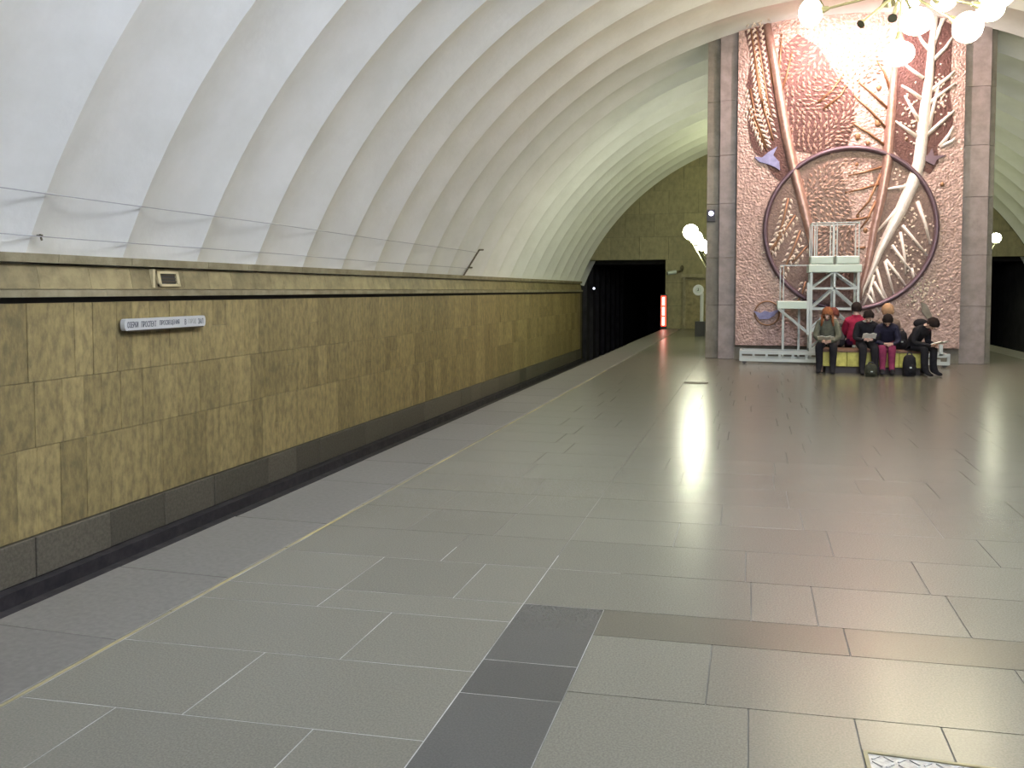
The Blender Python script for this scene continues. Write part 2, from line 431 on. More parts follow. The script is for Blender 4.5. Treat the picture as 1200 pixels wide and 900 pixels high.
# dark band: left leg, cross strip, right leg
for a, b in [(1.3, 2.55), (2.55, 3.17), (3.17, 3.49), (3.49, 4.175)]: tile(-1.1, -0.69, a, b, 'granite_dark', False)
for a, b in [(-0.69, 0.44), (0.44, 1.6), (1.6, 2.75), (2.75, 4.09), (4.09, 4.5)]: tile(a, b, 3.85, 4.175, 'granite_mid', False)
for a, b in [(1.3, 2.4), (2.4, 3.1), (3.1, 3.85)]: tile(4.09, 4.5, a, b, 'granite_dark', False)
# field inside the band
for (a, b, ya, yb) in [(-0.69, -0.15, 3.265, 3.85), (-0.15, 1.09, 3.265, 3.85), (1.09, 2.0, 3.265, 3.85), (2.0, 3.1, 3.265, 3.85), (3.1, 4.09, 3.265, 3.85),
                       (-0.69, 0.01, 2.68, 3.265), (0.01, 0.39, 2.68, 3.265), (0.39, 0.69, 2.97, 3.265), (0.69, 1.42, 2.97, 3.265), (1.42, 2.6, 2.68, 3.265), (2.6, 4.09, 2.68, 3.265),
                       (-0.69, 0.39, 2.1, 2.68), (1.42, 2.7, 2.1, 2.68), (2.7, 4.09, 2.1, 2.68), (-0.69, 0.6, 1.5, 2.1), (0.6, 2.4, 1.5, 2.1), (2.4, 4.09, 1.5, 2.1)]:
    tile(a, b, ya, yb, 'granite', False)
for a, b in [(4.5, 5.3), (5.3, 6.1)]:
    for ya, yb in [(2.1, 2.68), (2.68, 3.265), (3.265, 4.175)]: tile(a, b, ya, yb, 'granite', True)
y = YB
while y < 1.4:
    x = LX+.013
    while x < XER-.75: far_t['granite'].box(x+.003, min(x+.8, XER-.7), y+.003, min(y+.57, 1.62 if x < -1.1 else 1.47), -.05, 0); x += .803
    y += .573
for m, mb in far_t.items(): tag(mb.build('floor_slabs', m, fl, fixn=False), kind='stuff')
# steel hatch set in the floor
ht = empty('floor_hatch', (0.9, 2.75, 0)); tag(ht, 'grey metal tread plate hatch with a yellow edge set into the granite floor', 'hatch')
hb = MB(); yh0, yh1 = 2.12, 3.115
hb.box(0.40, 1.41, yh0, yh1, -.05, 0.002); hb.build('hatch_plate', 'tread', ht)
fr = MB(); fr.box(0.395, 1.415, yh1-.0, yh1+.014, -.05, .006); fr.box(0.393, 0.407, yh0, yh1, -.05, .006); fr.box(1.405, 1.419, yh0, yh1, -.05, .006)
fr.build('hatch_edge', 'yellow', ht)
tr = MB()
for i in range(24):
    for j in range(24):
        x = .43 + i*.041; yy = yh0 + .03 + j*.041; s_ = .013 if (i+j) % 2 else -.013
        tr.tube((x-.013, yy-s_, .002), (x+.013, yy+s_, .002), .004, 4)
tag(tr.build('tread_studs', 'tread', ht), kind='stuff')
# small dark plate lying in the floor further on
p = on_z(816, 449)
fp = MB(); fp.cbox(p.x-.2, p.x+.2, p.y-.10, p.y+.10, 0.0, .014, .004, '+z'); tag(fp.build('floor_plate', 'iron'), 'flat dark metal plate lying on the floor in the bright lamp reflection', 'plate')

# ------------------------------------------------------------------ end walls
def arc_pts(n=40, r=RV+0.2):
    a0 = math.asin((1.9 - ZC)/r)
    return [(XC - r*math.cos(a0+(math.pi-2*a0)*i/n), ZC + r*math.sin(a0+(math.pi-2*a0)*i/n)) for i in range(n+1)]
ARC = [(XW-.4, ZT)] + [(XW-.4, 1.9)] + arc_pts() + [(XWR+.4, 1.9), (XWR+.4, ZT)]
def clip_convex(poly, conv):
    area = sum(a[0]*b[1]-b[0]*a[1] for a, b in zip(conv, conv[1:]+conv[:1]))
    out = poly
    for a, b in zip(conv, conv[1:]+conv[:1]):
        inp = out; out = []
        def side(p): return ((b[0]-a[0])*(p[1]-a[1]) - (b[1]-a[1])*(p[0]-a[0])) * (1 if area > 0 else -1)
        for p, q in zip(inp, inp[1:]+inp[:1]):
            sp, sq = side(p), side(q)
            if sp >= 0: out.append(p)
            if (sp >= 0) != (sq >= 0):
                t = sp/(sp-sq); out.append((p[0]+t*(q[0]-p[0]), p[1]+t*(q[1]-p[1])))
        if not out: return []
    return out
CONV = [(XW, 0.0)] + [(XW, 1.9)] + arc_pts(r=RV+.12)[1:-1] + [(XWR, 1.9), (XWR, 0.0)]
wb = structure(empty('wall_back', (XC, YF, 0)), 'pale olive stone end wall under the vault with two tunnel mouths', 'wall')
PT, PL, PR_ = 2.86, (-6.9, -3.42), (6.82, 10.3)
core = MB()
core.box(PL[1], PR_[0], YF+.04, YF+.5, -0.05, PT)
top = [(PL[0]-.4, PT)] + [p for p in arc_pts(r=RV+.3) if p[1] > PT] + [(PR_[1]+.4, PT)]
core.prism_y(top, YF+.04, YF+.5)
core.build('wall_core', 'gap', wb)
z = 0.0
ri = 0
while z < 7.9:
    z1 = PT if z < PT < z+.98 + .2 and z+.98 > PT-.2 else z + .95
    if z < PT < z1: z1 = PT
    x = XW + (0.0 if ri % 2 else -0.6)
    while x < XWR:
        x1 = x + 1.2
        poly = [(x+.004, z+.004), (x1-.004, z+.004), (x1-.004, z1-.004), (x+.004, z1-.004)]
        if z1 <= PT+.01:
            a = max(x, PL[1]); b = min(x1, PR_[0])
            if b - a > .1: poly = [(a+.004, z+.004), (b-.004, z+.004), (b-.004, z1-.004), (a+.004, z1-.004)]
            else: poly = []
        if poly:
            poly = clip_convex(poly, CONV)
            if len(poly) > 2: MB().prism_y(poly, YF-.0, YF+.06).build('wall_panel', 'wall_stone', wb)
        x = x1
    z = z1; ri += 1
wf = MB(); wf.prism_y(ARC, YB-.3, YB); structure(wf.build('wall_front', 'wall_stone'), 'plain stone end wall at the other end of the hall', 'wall')
# tunnels
def tunnel(x0, x1, lab):
    t = structure(empty('tunnel', ((x0+x1)/2, YF, ZT)), lab, 'tunnel')
    mb = MB()
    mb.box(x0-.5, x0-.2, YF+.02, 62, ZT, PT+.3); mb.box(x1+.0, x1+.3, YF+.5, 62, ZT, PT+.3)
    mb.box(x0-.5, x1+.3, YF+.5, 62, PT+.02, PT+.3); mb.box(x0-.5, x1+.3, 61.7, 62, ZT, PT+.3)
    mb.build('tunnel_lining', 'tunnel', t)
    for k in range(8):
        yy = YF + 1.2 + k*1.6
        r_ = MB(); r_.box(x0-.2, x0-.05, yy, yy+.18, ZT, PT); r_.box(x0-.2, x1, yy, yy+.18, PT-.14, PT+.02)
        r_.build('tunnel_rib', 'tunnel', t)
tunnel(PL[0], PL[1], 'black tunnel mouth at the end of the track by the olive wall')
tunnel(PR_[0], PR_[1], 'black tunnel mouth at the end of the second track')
for (px, py, yy, lab) in [(696, 338, 37.1, 'tiny bulb on the tunnel side wall'), (732, 340, 52, 'tiny bulb deep inside the tunnel')]:
    p = on_y(px, py, yy); t = empty('tunnel_lamp', p); tag(t, lab, 'lamp')
    MB().ell(p, .05, .05, .05, 8, 6).build('bulb', 'tunnel_lit', t)
    MB().tube((p.x, p.y, p.z+.04), (p.x, p.y+.1, p.z+.12), .02).build('bulb_holder', 'black', t)
# door in the end wall
d0, d1 = on_y(803, 380, YF), on_y(826, 330, YF)
dr = structure(empty('door_1', (d0.x, YF, 0)), 'stone coloured service door in the end wall beside the tall pier', 'door')
leaf_ = MB().box(d0.x, d0.x+.95, YF-.03, YF+.02, 0.01, 2.02).build('door_leaf', 'cornice', dr)
f = MB(); f.box(d0.x-.1, d0.x, YF-.08, YF+.02, 0, 2.12); f.box(d0.x+.95, d0.x+1.05, YF-.08, YF+.02, 0, 2.12); f.box(d0.x-.16, d0.x+1.1, YF-.14, YF+.02, 2.12, 2.26)
f.build('door_frame', 'lip', dr)
h = MB(); h.tube((d0.x+.1, YF-.03, 1.0), (d0.x+.1, YF-.09, 1.0), .015); h.tube((d0.x+.1, YF-.085, 1.0), (d0.x+.22, YF-.085, 1.0), .012); h.build('door_handle', 'iron', leaf_)

# ------------------------------------------------------------------ central pier that carries the mural
SY = 20.5
XS0, XS1 = -1.02, 5.0
pier = structure(empty('wall_center', ((XS0+XS1)/2, SY, 0)), 'tall stone pier reaching the vault that carries the relief mural', 'wall')
def vz(x, e=0.03): return ZC + math.sqrt((RV+e)**2 - (x-XC)**2)
def courses(x0, x1, y0, y1, m, hts, name='stone_block'):
    z = 0.0; k = 0
    zt = min(vz(x0), vz(x1))
    while z < zt - .01:
        z1 = z + hts[k % len(hts)]
        if z1 > zt - .5: z1 = zt
        if z1 == zt:
            poly = [(x0, z+.003), (x1, z+.003), (x1, vz(x1)), (x0, vz(x0))]
            MB().prism_y(poly, y0, y1).build(name, m, pier)
        else: MB().cbox(x0+.002, x1-.002, y0, y1, z+.003, z1-.003, .005, '-y').build(name, m, pier)
        z = z1; k += 1
courses(XS0, -0.73, SY+.12, SY+.9, 'pier_dark', [1.25, 1.1])
courses(4.87, XS1, SY+.12, SY+.9, 'pier_dark', [1.25, 1.1])
courses(-0.73, -0.36, SY, SY+.9, 'pier', [1.25, 1.1])
courses(4.36, 4.87, SY, SY+.9, 'pier', [1.25, 1.1])
n = 14
xs = [-0.36 + (4.36+.36)*i/n for i in range(n+1)]
MB().prism_y([(xs[0], 0)] + [(xs[-1], 0)] + [(x, vz(x)) for x in reversed(xs)], SY, SY+.9).build('pier_core', 'pier_dark', pier)

# ------------------------------------------------------------------ the relief mural
MYF = 20.36                       # front of the mural sheet
def mp(px, py): q = on_y(px, py, MYF); return q.x, q.z
mu = empty('relief_mural', (2.0, MYF, 0.35)); tag(mu, 'huge hammered copper relief of trees with a great ring on the pier', 'mural')
ML, MRt, MZ0 = -0.335, 4.34, 0.34
npt = 16
xs = [ML + (MRt-ML)*i/npt for i in range(npt+1)]
def vcap(x): return min(vz(x, -0.02), 7.66)
MB().prism_y([(ML, MZ0), (MRt, MZ0)] + [(x, vcap(x)) for x in reversed(xs)], MYF, SY-.004).build('mural_sheet', 'copper', mu)
def plate(pts, m, name, h=0.02, px=True):
    poly = [mp(*p) for p in pts] if px else pts
    poly = [(x, min(z, vcap(x)-.03)) for x, z in poly]
    a = sum(p[0]*q[1]-q[0]*p[1] for p, q in zip(poly, poly[1:]+poly[:1]))
    if a < 0: poly = poly[::-1]
    return MB().prism_y(poly, MYF-h, MYF+.005).build(name, m, mu)
def ribbon(pts, ws, h, name, m, base=0.0, nseg=5):
    """half round bar along a polyline (pixels) with widths (pixels)"""
    P = [Vector(mp(*p)) for p in pts]; W = [w_*0.0178/2 for w_ in ws]
    mb = MB(); vs = []; K = nseg + 1
    for i, p in enumerate(P):
        t = (P[min(i+1, len(P)-1)] - P[max(i-1, 0)]).normalized(); nrm = Vector((-t.y, t.x))
        for k in range(K):
            a = math.pi*k/nseg
            q = p + nrm*(W[i]*math.cos(a))
            vs.append((q.x, MYF - base - h*math.sin(a)*min(1, W[i]/W[0]+.3), min(q.y, vcap(q.x)-.02)))
    fs = []
    for i in range(len(P)-1):
        for k in range(nseg): a = i*K+k; fs.append((a, a+1, a+K+1, a+K))
    fs += [tuple(range(K)), tuple(range((len(P)-1)*K, len(P)*K))[::-1]]
    mb.add(vs, fs); return mb.build(name, m, mu, smooth=True)
# darker sunk fields
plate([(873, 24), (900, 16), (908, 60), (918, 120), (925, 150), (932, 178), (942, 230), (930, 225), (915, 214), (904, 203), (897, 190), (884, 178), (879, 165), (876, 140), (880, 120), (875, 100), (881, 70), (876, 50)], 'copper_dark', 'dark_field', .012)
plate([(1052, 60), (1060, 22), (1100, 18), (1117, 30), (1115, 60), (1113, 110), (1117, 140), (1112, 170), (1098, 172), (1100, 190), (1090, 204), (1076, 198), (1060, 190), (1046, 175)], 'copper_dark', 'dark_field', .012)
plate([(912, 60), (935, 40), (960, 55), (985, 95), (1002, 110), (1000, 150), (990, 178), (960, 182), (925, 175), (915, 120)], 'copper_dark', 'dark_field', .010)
# great ring and its disc
CX_, CZ_ = mp(994.5, 268.5); RR = 1.775
plate([(CX_+RR*math.cos(2*math.pi*i/64), CZ_+RR*math.sin(2*math.pi*i/64)) for i in range(64)], 'copper_disc', 'disc', .016, px=False)
mb = MB(); nR, nr = 72, 8; vs = []
for i in range(nR):
    a = 2*math.pi*i/nR
    for k in range(nr):
        b = 2*math.pi*k/nr; rr = RR + .055*math.cos(b)
        vs.append((CX_+rr*math.cos(a), MYF-.05+.07*math.sin(b), CZ_+rr*math.sin(a)))
mb.add(vs, [(i*nr+k, i*nr+(k+1) % nr, ((i+1) % nR)*nr+(k+1) % nr, ((i+1) % nR)*nr+k) for i in range(nR) for k in range(nr)])
mb.build('great_ring', 'copper_ring', mu, smooth=True)
plate([(985, 195), (1020, 190), (1026, 230), (1016, 300), (1006, 345), (1002, 300), (998, 250)], 'copper', 'pale_field', .020)
# trunks
ribbon([(899, 14), (907, 70), (914, 115), (922, 160), (932, 205), (944, 250), (952, 285), (957, 305)], [10, 10, 11, 12, 12, 12, 10, 8], .10, 'dark_trunk', 'copper_trunk', .015)
ribbon([(1049, 70), (1046, 110), (1042, 160), (1040, 190), (1033, 230), (1024, 270), (1017, 310), (1010, 335), (1006, 352)], [8, 10, 12, 12, 11, 9, 8, 7, 6], .10, 'dark_trunk', 'copper_trunk', .015)
ribbon([(1096, 14), (1092, 50), (1089, 90), (1084, 125), (1081, 155), (1077, 190), (1070, 214), (1056, 245), (1040, 276), (1030, 296), (1024, 312), (1012, 338), (1003, 362)], [7, 8, 10, 12, 13, 14, 15, 14, 11, 9, 7, 5, 3], .08, 'pale_trunk', 'silver', .015)
# branches of the pale tree
for pts in [[(1086, 110), (1112, 90), (1118, 84)], [(1090, 74), (1108, 56), (1117, 42)], [(1093, 48), (1106, 22), (1110, 14)], [(1091, 60), (1101, 34), (1103, 22)],
            [(1084, 160), (1104, 142), (1118, 130)], [(1083, 126), (1100, 112), (1119, 98)], [(1088, 152), (1095, 120), (1101, 96)], [(1101, 172), (1112, 158), (1117, 148)], [(1101, 172), (1115, 166), (1119, 162)],
            [(1082, 92), (1068, 82), (1058, 74)], [(1080, 116), (1066, 106), (1056, 100)], [(1077, 142), (1070, 130), (1060, 112)], [(1074, 160), (1060, 150), (1049, 142)], [(1090, 60), (1080, 48), (1076, 40)],
            [(1066, 218), (1050, 220), (1038, 222)], [(1058, 236), (1042, 256), (1027, 272)], [(1075, 236), (1084, 262), (1090, 286)], [(1057, 264), (1074, 284), (1087, 300)], [(1055, 272), (1060, 300), (1061, 322)], [(1045, 287), (1060, 308), (1076, 326)],
            [(1068, 314), (1072, 330)], [(1037, 306), (1042, 326), (1048, 348)], [(1038, 304), (1052, 322), (1065, 340)], [(1027, 315), (1034, 340), (1042, 356)], [(1024, 330), (1034, 348), (1044, 358)], [(1020, 336), (1026, 356)], [(1028, 312), (1012, 332), (1000, 350)], [(1024, 322), (1018, 344), (1008, 364)], [(1016, 344), (1030, 366)]]:
    w0 = 5.2 if pts[0][1] < 240 else 4.2
    ribbon(pts, [w0, w0*.8, w0*.5][:len(pts)] if len(pts) > 2 else [w0, w0*.6], .045, 'pale_branch', 'silver', .015, 4)
# branches of the dark trunks
for pts in [[(1041, 128), (1020, 108), (1004, 94)], [(1038, 150), (1018, 128), (1000, 112)], [(1036, 170), (1018, 156), (998, 144)], [(1043, 105), (1036, 84), (1028, 72)], [(1033, 196), (1012, 202), (994, 206)], [(1030, 216), (1008, 222), (990, 226)],
            [(1032, 204), (1018, 236), (1004, 252)], [(1026, 236), (1016, 258), (1008, 268)], [(1020, 254), (1006, 257), (992, 258)], [(1014, 290), (1004, 291)], [(910, 98), (914, 70), (916, 40)], [(915, 110), (922, 88), (928, 62)],
            [(959, 120), (975, 106), (988, 88)], [(965, 128), (985, 112), (992, 100)]]:
    ribbon(pts, [3.4, 2.8, 1.8][:len(pts)], .04, 'dark_branch', 'stalk', .015, 4)
def leaf(mb, cx, cz, L, W_, ang, h=.03):
    c, s_ = math.cos(ang), math.sin(ang)
    def q(u, v, d): return (cx+u*c-v*s_, MYF-.012-d, cz+u*s_+v*c)
    mb.add([q(-L, 0, 0), q(-.2*L, -W_, .006), q(L, 0, 0), q(-.2*L, W_, .006), q(-.15*L, 0, h)], [(0, 1, 4), (1, 2, 4), (2, 3, 4), (3, 0, 4)])
# pinnate leaf sprays
sprays = [[(886, 26), (890, 60), (898, 110), (904, 140)], [(880, 26), (884, 60), (890, 100), (896, 135)], [(884, 70), (890, 110), (902, 150), (906, 165)], [(879, 104), (886, 140), (898, 172)], [(896, 20), (900, 60), (906, 100)], [(878, 128), (888, 152), (898, 176)]]
sprays2 = [[(924, 232), (918, 258), (910, 285), (903, 300)], [(932, 252), (916, 276), (903, 292), (898, 300)], [(938, 270), (928, 296), (918, 318), (914, 328)], [(946, 288), (934, 302), (928, 308)], [(944, 330), (940, 344), (934, 354)]]
lm = MB()
for sp in sprays + sprays2:
    ribbon(sp, [2.2]*len(sp), .02, 'leaf_stalk', 'stalk', .012, 3)
    for a, b in zip(sp, sp[1:]):
        A, B = Vector(mp(*a)), Vector(mp(*b)); n_ = max(2, int((B-A).length/.115)); an = math.atan2((A-B).y, (A-B).x)
        for i in range(n_):
            p = A.lerp(B, (i+.5)/n_)
            for sg in (-1, 1):
                o_ = Vector((-math.sin(an), math.cos(an)))*sg*.08
                leaf(lm, p.x+o_.x, p.y+o_.y, .072, .030, an + sg*-.6 + math.pi, .04)
tag(lm.build('pale_leaves', 'leaf_l', mu), kind='stuff')
# dense copper foliage
def inpoly(p, poly):
    r = False
    for a, b in zip(poly, poly[1:]+poly[:1]):
        if (a[1] > p[1]) != (b[1] > p[1]) and p[0] < (b[0]-a[0])*(p[1]-a[1])/(b[1]-a[1])+a[0]: r = not r
    return r
fm = MB()
polys = [[(908, 28), (925, 16), (1030, 8), (1044, 30), (1040, 70), (1028, 92), (1008, 105), (1003, 150), (990, 178), (960, 184), (930, 172), (918, 140)],
         [(935, 212), (965, 190), (1000, 186), (1008, 205), (998, 240), (1002, 300), (998, 330), (962, 320), (955, 285), (945, 245)]]
cnt = 0
for pl, dens in ((polys[0], 5.2), (polys[1], 5.0)):
    x0 = min(p[0] for p in pl); x1 = max(p[0] for p in pl); y0 = min(p[1] for p in pl); y1 = max(p[1] for p in pl)
    yy = y0
    while yy < y1:
        xx = x0 + rng.random()*3
        while xx < x1:
            px, py = xx+rng.uniform(-1.5, 1.5), yy+rng.uniform(-1.5, 1.5)
            if inpoly((px, py), pl):
                x, z = mp(px, py)
                if z < vcap(x)-.08:
                    an = 1.1 + 1.3*math.sin(px*.045+py*.02) + .7*math.sin(py*.07) + rng.uniform(-.35, .35)
                    leaf(fm, x, z, .066, .030, an, .045)
            xx += dens*1.25
        yy += dens
tag(fm.build('copper_leaves', 'leaf_c', mu), kind='stuff')
dm = MB()
for (bx, by, sx, sy, nn) in [(1085, 345, 26, 26, 70), (1060, 300, 34, 34, 70), (1070, 255, 18, 30, 25), (1065, 140, 12, 34, 40), (1102, 110, 10, 50, 50), (1052, 210, 8, 14, 12)]:
    for _ in range(nn):
        px, py = bx + rng.gauss(0, sx*.5), by + rng.gauss(0, sy*.5)
        if px > 1118: continue
        x, z = mp(px, py); leaf(dm, x, z, .036, .026, rng.uniform(0, 3), .04)
tag(dm.build('bright_flecks', 'leaf_l', mu), kind='stuff')
for (px, py, r_) in [(1005, 160, 3.4), (1017, 168, 2.6), (1004, 193, 2.4), (1029, 144, 4), (1005, 253, 2.4), (1104, 216, 2.4), (1014, 270, 3), (1030, 103, 3), (1062, 163, 2)]:
    x, z = mp(px, py); MB().ell((x, MYF-.012, z), r_*.018, .03, r_*.018*1.2, 8, 6).build('dark_bud', 'stalk', mu)
# birds
plate([(884, 184), (893, 185), (900, 179), (911, 172), (906, 182), (913, 190), (914, 200), (908, 196), (898, 192), (890, 190)], 'bluebird', 'blue_bird', .05)
plate([(883, 364), (891, 367), (896, 364), (902, 366), (914, 362), (907, 370), (900, 374), (890, 374)], 'bluebird', 'blue_bird', .05)
plate([(1079, 184), (1087, 182), (1092, 174), (1094, 183), (1108, 182), (1098, 187), (1094, 194), (1086, 190)], 'copper_ring', 'dark_bird', .05)
plate([(1079, 354), (1085, 356), (1091, 368), (1094, 384), (1091, 385), (1087, 374), (1080, 366)], 'pier_dark', 'dark_bird', .05)
mb = MB(); cx_, cz_ = mp(899, 367); vs = []
for i in range(40):
    a = 2*math.pi*i/40
    for k in range(6):
        b = 2*math.pi*k/6; rr = .27+.016*math.cos(b); vs.append((cx_+rr*math.cos(a), MYF-.012+.02*math.sin(b), cz_+rr*math.sin(a)))
mb.add(vs, [(i*6+k, i*6+(k+1) % 6, ((i+1) % 40)*6+(k+1) % 6, ((i+1) % 40)*6+k) for i in range(40) for k in range(6)])
mb.build('small_ring', 'stalk', mu, smooth=True)

# ------------------------------------------------------------------ lamps
def globe_mesh(name, r, m, sq=1.0):
    mb = MB(); mb.ell((0, 0, 0), r, r, r*sq, 16, 11)
    me = bpy.data.meshes.new(name); me.from_pydata(mb.v, [], mb.f); me.materials.append(M[m])
    bm = bmesh.new(); bm.from_mesh(me); bmesh.ops.recalc_face_normals(bm, faces=bm.faces); bm.to_mesh(me); bm.free()
    me.polygons.foreach_set('use_smooth', [True]*len(me.polygons)); return me
def chandelier(hub, globes, bare, gm, lab):
    t = empty('chandelier', hub); tag(t, lab, 'chandelier')
    topz = vz(hub.x, 0.12)
    MB().lathe((hub.x, hub.y, 0), [(.02, topz), (.16, topz), (.14, topz-.08), (.03, topz-.14), (.03, topz-.15)], 16).build('ceiling_rose', 'bronze', t, smooth=True)
    MB().tube((hub.x, hub.y, topz-.1), hub, .028, 10).build('stem', 'bronze', t)
    MB().lathe(hub, [(.03, .16), (.09, .12), (.10, 0), (.07, -.12), (.02, -.2)], 14).build('hub', 'bronze', t, smooth=True)
    for (g, r, sq) in globes:
        d = (g - hub); L_ = d.length; d = d/L_
        e = hub + d*(L_ - r)
        arm = MB().tube(hub, e, .022, 8).build('arm', 'bronze', t)
        MB().tube(e - d*.10, e + d*.03, .035, 10, r1=.075).build('globe_holder', 'bronze', arm)
        o = link('globe', globe_mesh('globe', r, gm, sq)); o.location = g; adopt(o, arm)
    for e in bare:
        d = (e - hub).normalized()
        mb = MB(); mb.tube(hub, e, .026, 8); mb.tube(e, e + d*.12, .03, 8, r1=.075); mb.build('bare_arm', 'bronze', t)
    return t
YA = 15.6
hub = on_y(1056, -12, YA)
def P_(px, py, dy=0): return on_y(px, py, YA+dy)
chandelier(hub, [(P_(950, 15, .3), .20, 1.2), (P_(1074, 25, -.5), .25, .85), (P_(1053, 63, 0), .25, .8), (P_(1134, 32, -.3), .23, 1.05), (P_(1161, 9, .4), .22, 1.0), (P_(1106, 2, .8), .20, .8), (P_(1172, -8, -.5), .22, 1.0), (P_(1000, -18, -.9), .22, 1.0), (P_(1064, 0, .9), .2, 1.0)],
           [P_(1014, 24, -.5), P_(1047, 18, -.9)], 'globe_w', 'metal chandelier with glowing pinkish globes hanging in front of the copper mural')
def ring_globes(hub, n, rad, dz, r):
    out = []
    for k in range(n):
        a = 2*math.pi*(k+.3)/n; out.append((hub + Vector((rad*math.cos(a), rad*math.sin(a), dz*(1 if k % 2 else -1) - .1)), r, 1.0))
    return out
hb_ = Vector((XC, 5.4, 6.7)); chandelier(hb_, ring_globes(hb_, 8, 1.4, .3, .22), [], 'globe_c', 'unseen metal chandelier with cool white globes added over the near platform')  # above the frame, added to throw cool light on the near vault
hb_ = Vector((XC, -9.0, 6.7)); chandelier(hb_, ring_globes(hb_, 8, 1.4, .3, .22), [], 'globe_c', 'unseen metal chandelier with cool white globes added over the other end of the platform')  # unseen behind the camera, added for its cool light
hb_ = Vector((XC, 30.5, 6.5)); chandelier(hb_, ring_globes(hb_, 8, 1.4, .3, .22), [], 'globe_g', 'added metal chandelier with greenish white globes hidden behind the mural pier')  # unseen behind the pier, added to light the far vault greenish
# globe torcheres standing behind the pier
def torchere(gs, base, lab):
    t = empty('globe_lamp', base); tag(t, lab, 'lamp')
    MB().lathe(base, [(.26, 0), (.26, .04), (.10, .10), (.05, .2), (.05, .25)], 18).build('foot', 'bronze', t, smooth=True)
    st = Vector((base[0], base[1], 2.55))
    MB().tube((base[0], base[1], .2), st, .035, 10).build('post', 'bronze', t)
    for g, r in gs:
        mid = Vector(((st.x+g.x)/2, (st.y+g.y)/2, min(st.z, g.z)-.30))
        arm = MB().path([st, mid, g - Vector((0, 0, r))], .022).build('arm', 'bronze', t)
        MB().lathe((g.x, g.y, g.z-r-.04), [(.03, 0), (.09, .03), (.07, .07)], 10).build('globe_holder', 'bronze', arm)
        o = link('globe', globe_mesh('globe', r, 'globe_s')); o.location = g; adopt(o, arm)
YS = 25.2
torchere([(on_y(809.5, 272, YS), .22), (on_y(816, 279, YS-.5), .18), (on_y(822, 287, YS-.2), .17), (on_y(832, 292, YS+.4), .17)], (-0.85, YS, 0), 'glowing globe lamp peeking past the pier edge on the side of the service door')
torchere([(on_y(1167, 279, YS), .13), (on_y(1150, 286, YS-.3), .11)], (5.55, YS, 0), 'small glowing globe lamp peeking past the pier edge beside the second track')
# added flood lamps under the vault, put in to brighten the mural top
for fx, lab in ((1.25, 'added flood lamp under the vault aimed at the copper foliage'), (2.6, 'added flood lamp under the vault aimed at the pale tree')):
    fy = 18.9; fz = vz(fx, 0) - .32
    t = empty('added_flood_lamp', (fx, fy, fz)); tag(t, lab, 'lamp')
    d = (Vector((fx+.2, MYF, 5.5)) - Vector((fx, fy, fz))).normalized()
    c = Vector((fx, fy, fz))
    MB().tube(c - d*.16, c, .07, 14, r1=.15, cap=False).build('housing', 'bronze', t)
    MB().tube(c - d*.05, (fx, fy-.05, vz(fx, .1)), .018).build('bracket', 'bronze', t)
    MB().tube(c - d*.10, c - d*.05, .06, 12).build('lamp_glass', 'white_lit', t)
    ld = bpy.data.lights.new('added_flood_light', 'SPOT'); ld.energy = E_ADDED_FLOOD; ld.color = (1.0, 0.70, 0.68); ld.spot_size = R(155); ld.spot_blend = 1.0; ld.shadow_soft_size = .07
    lo = bpy.data.objects.new('added_flood_light', ld); C.objects.link(lo); lo.location = c + d*.01
    lo.rotation_euler = d.to_track_quat('-Z', 'Y').to_euler(); adopt(lo, t)
# small lamp on the pier
p = on_y(833.5, 251.5, SY+.12)
t = empty('indicator_lamp', p); tag(t, 'tiny bluish lamp with a dark housing on the pier edge', 'lamp')
MB().box(p.x-.09, p.x+.09, SY+.05, SY+.12, p.z-.16, p.z+.11).build('housing', 'black', t)
MB().ell((p.x, SY+.04, p.z+.02), .055, .05, .055, 10, 7).build('lens', 'blue_lit', t, smooth=True)

# ------------------------------------------------------------------ things on the far end
# red lit column by the tunnel mouth
q = on_y(777.5, 385, YF-.35); zb = 0.0
t = empty('signal_column', (q.x, YF-.35, 0)); tag(t, 'lit red and white signal column at the tunnel mouth', 'signal')
MB().box(q.x-.13, q.x+.13, YF-.42, YF-.28, 0, 1.42).build('housing', 'black', t)
rp = MB().box(q.x-.10, q.x+.11, YF-.44, YF-.42, .12, 1.36).build('red_panel', 'red_lit', t)
for k in range(3):
    MB().box(q.x-.045, q.x+.045, YF-.455, YF-.44, .16+k*.41, .16+k*.41+.33).build('white_lamp', 'white_lit', rp)
# camera on bracket
q = on_y(790, 319, YF)
t = empty('surveillance_camera', (q.x, YF, q.z)); tag(t, 'small grey surveillance camera on a bracket beside the tunnel mouth', 'camera')
MB().path([(q.x+.3, YF, q.z+.1), (q.x+.28, YF-.25, q.z+.05), (q.x+.05, YF-.35, q.z-.02)], .035).build('bracket', 'iron', t)
cb_ = MB().tube((q.x+.12, YF-.38, q.z), (q.x-.22, YF-.46, q.z-.05), .085, 12).build('body', 'alu', t)
MB().tube((q.x-.22, YF-.46, q.z-.05), (q.x-.26, YF-.47, q.z-.056), .055, 12).build('lens', 'black', cb_)
MB().ell((q.x+.33, YF-.12, q.z+.16), .07, .07, .12, 10, 7).build('joint', 'iron', t)
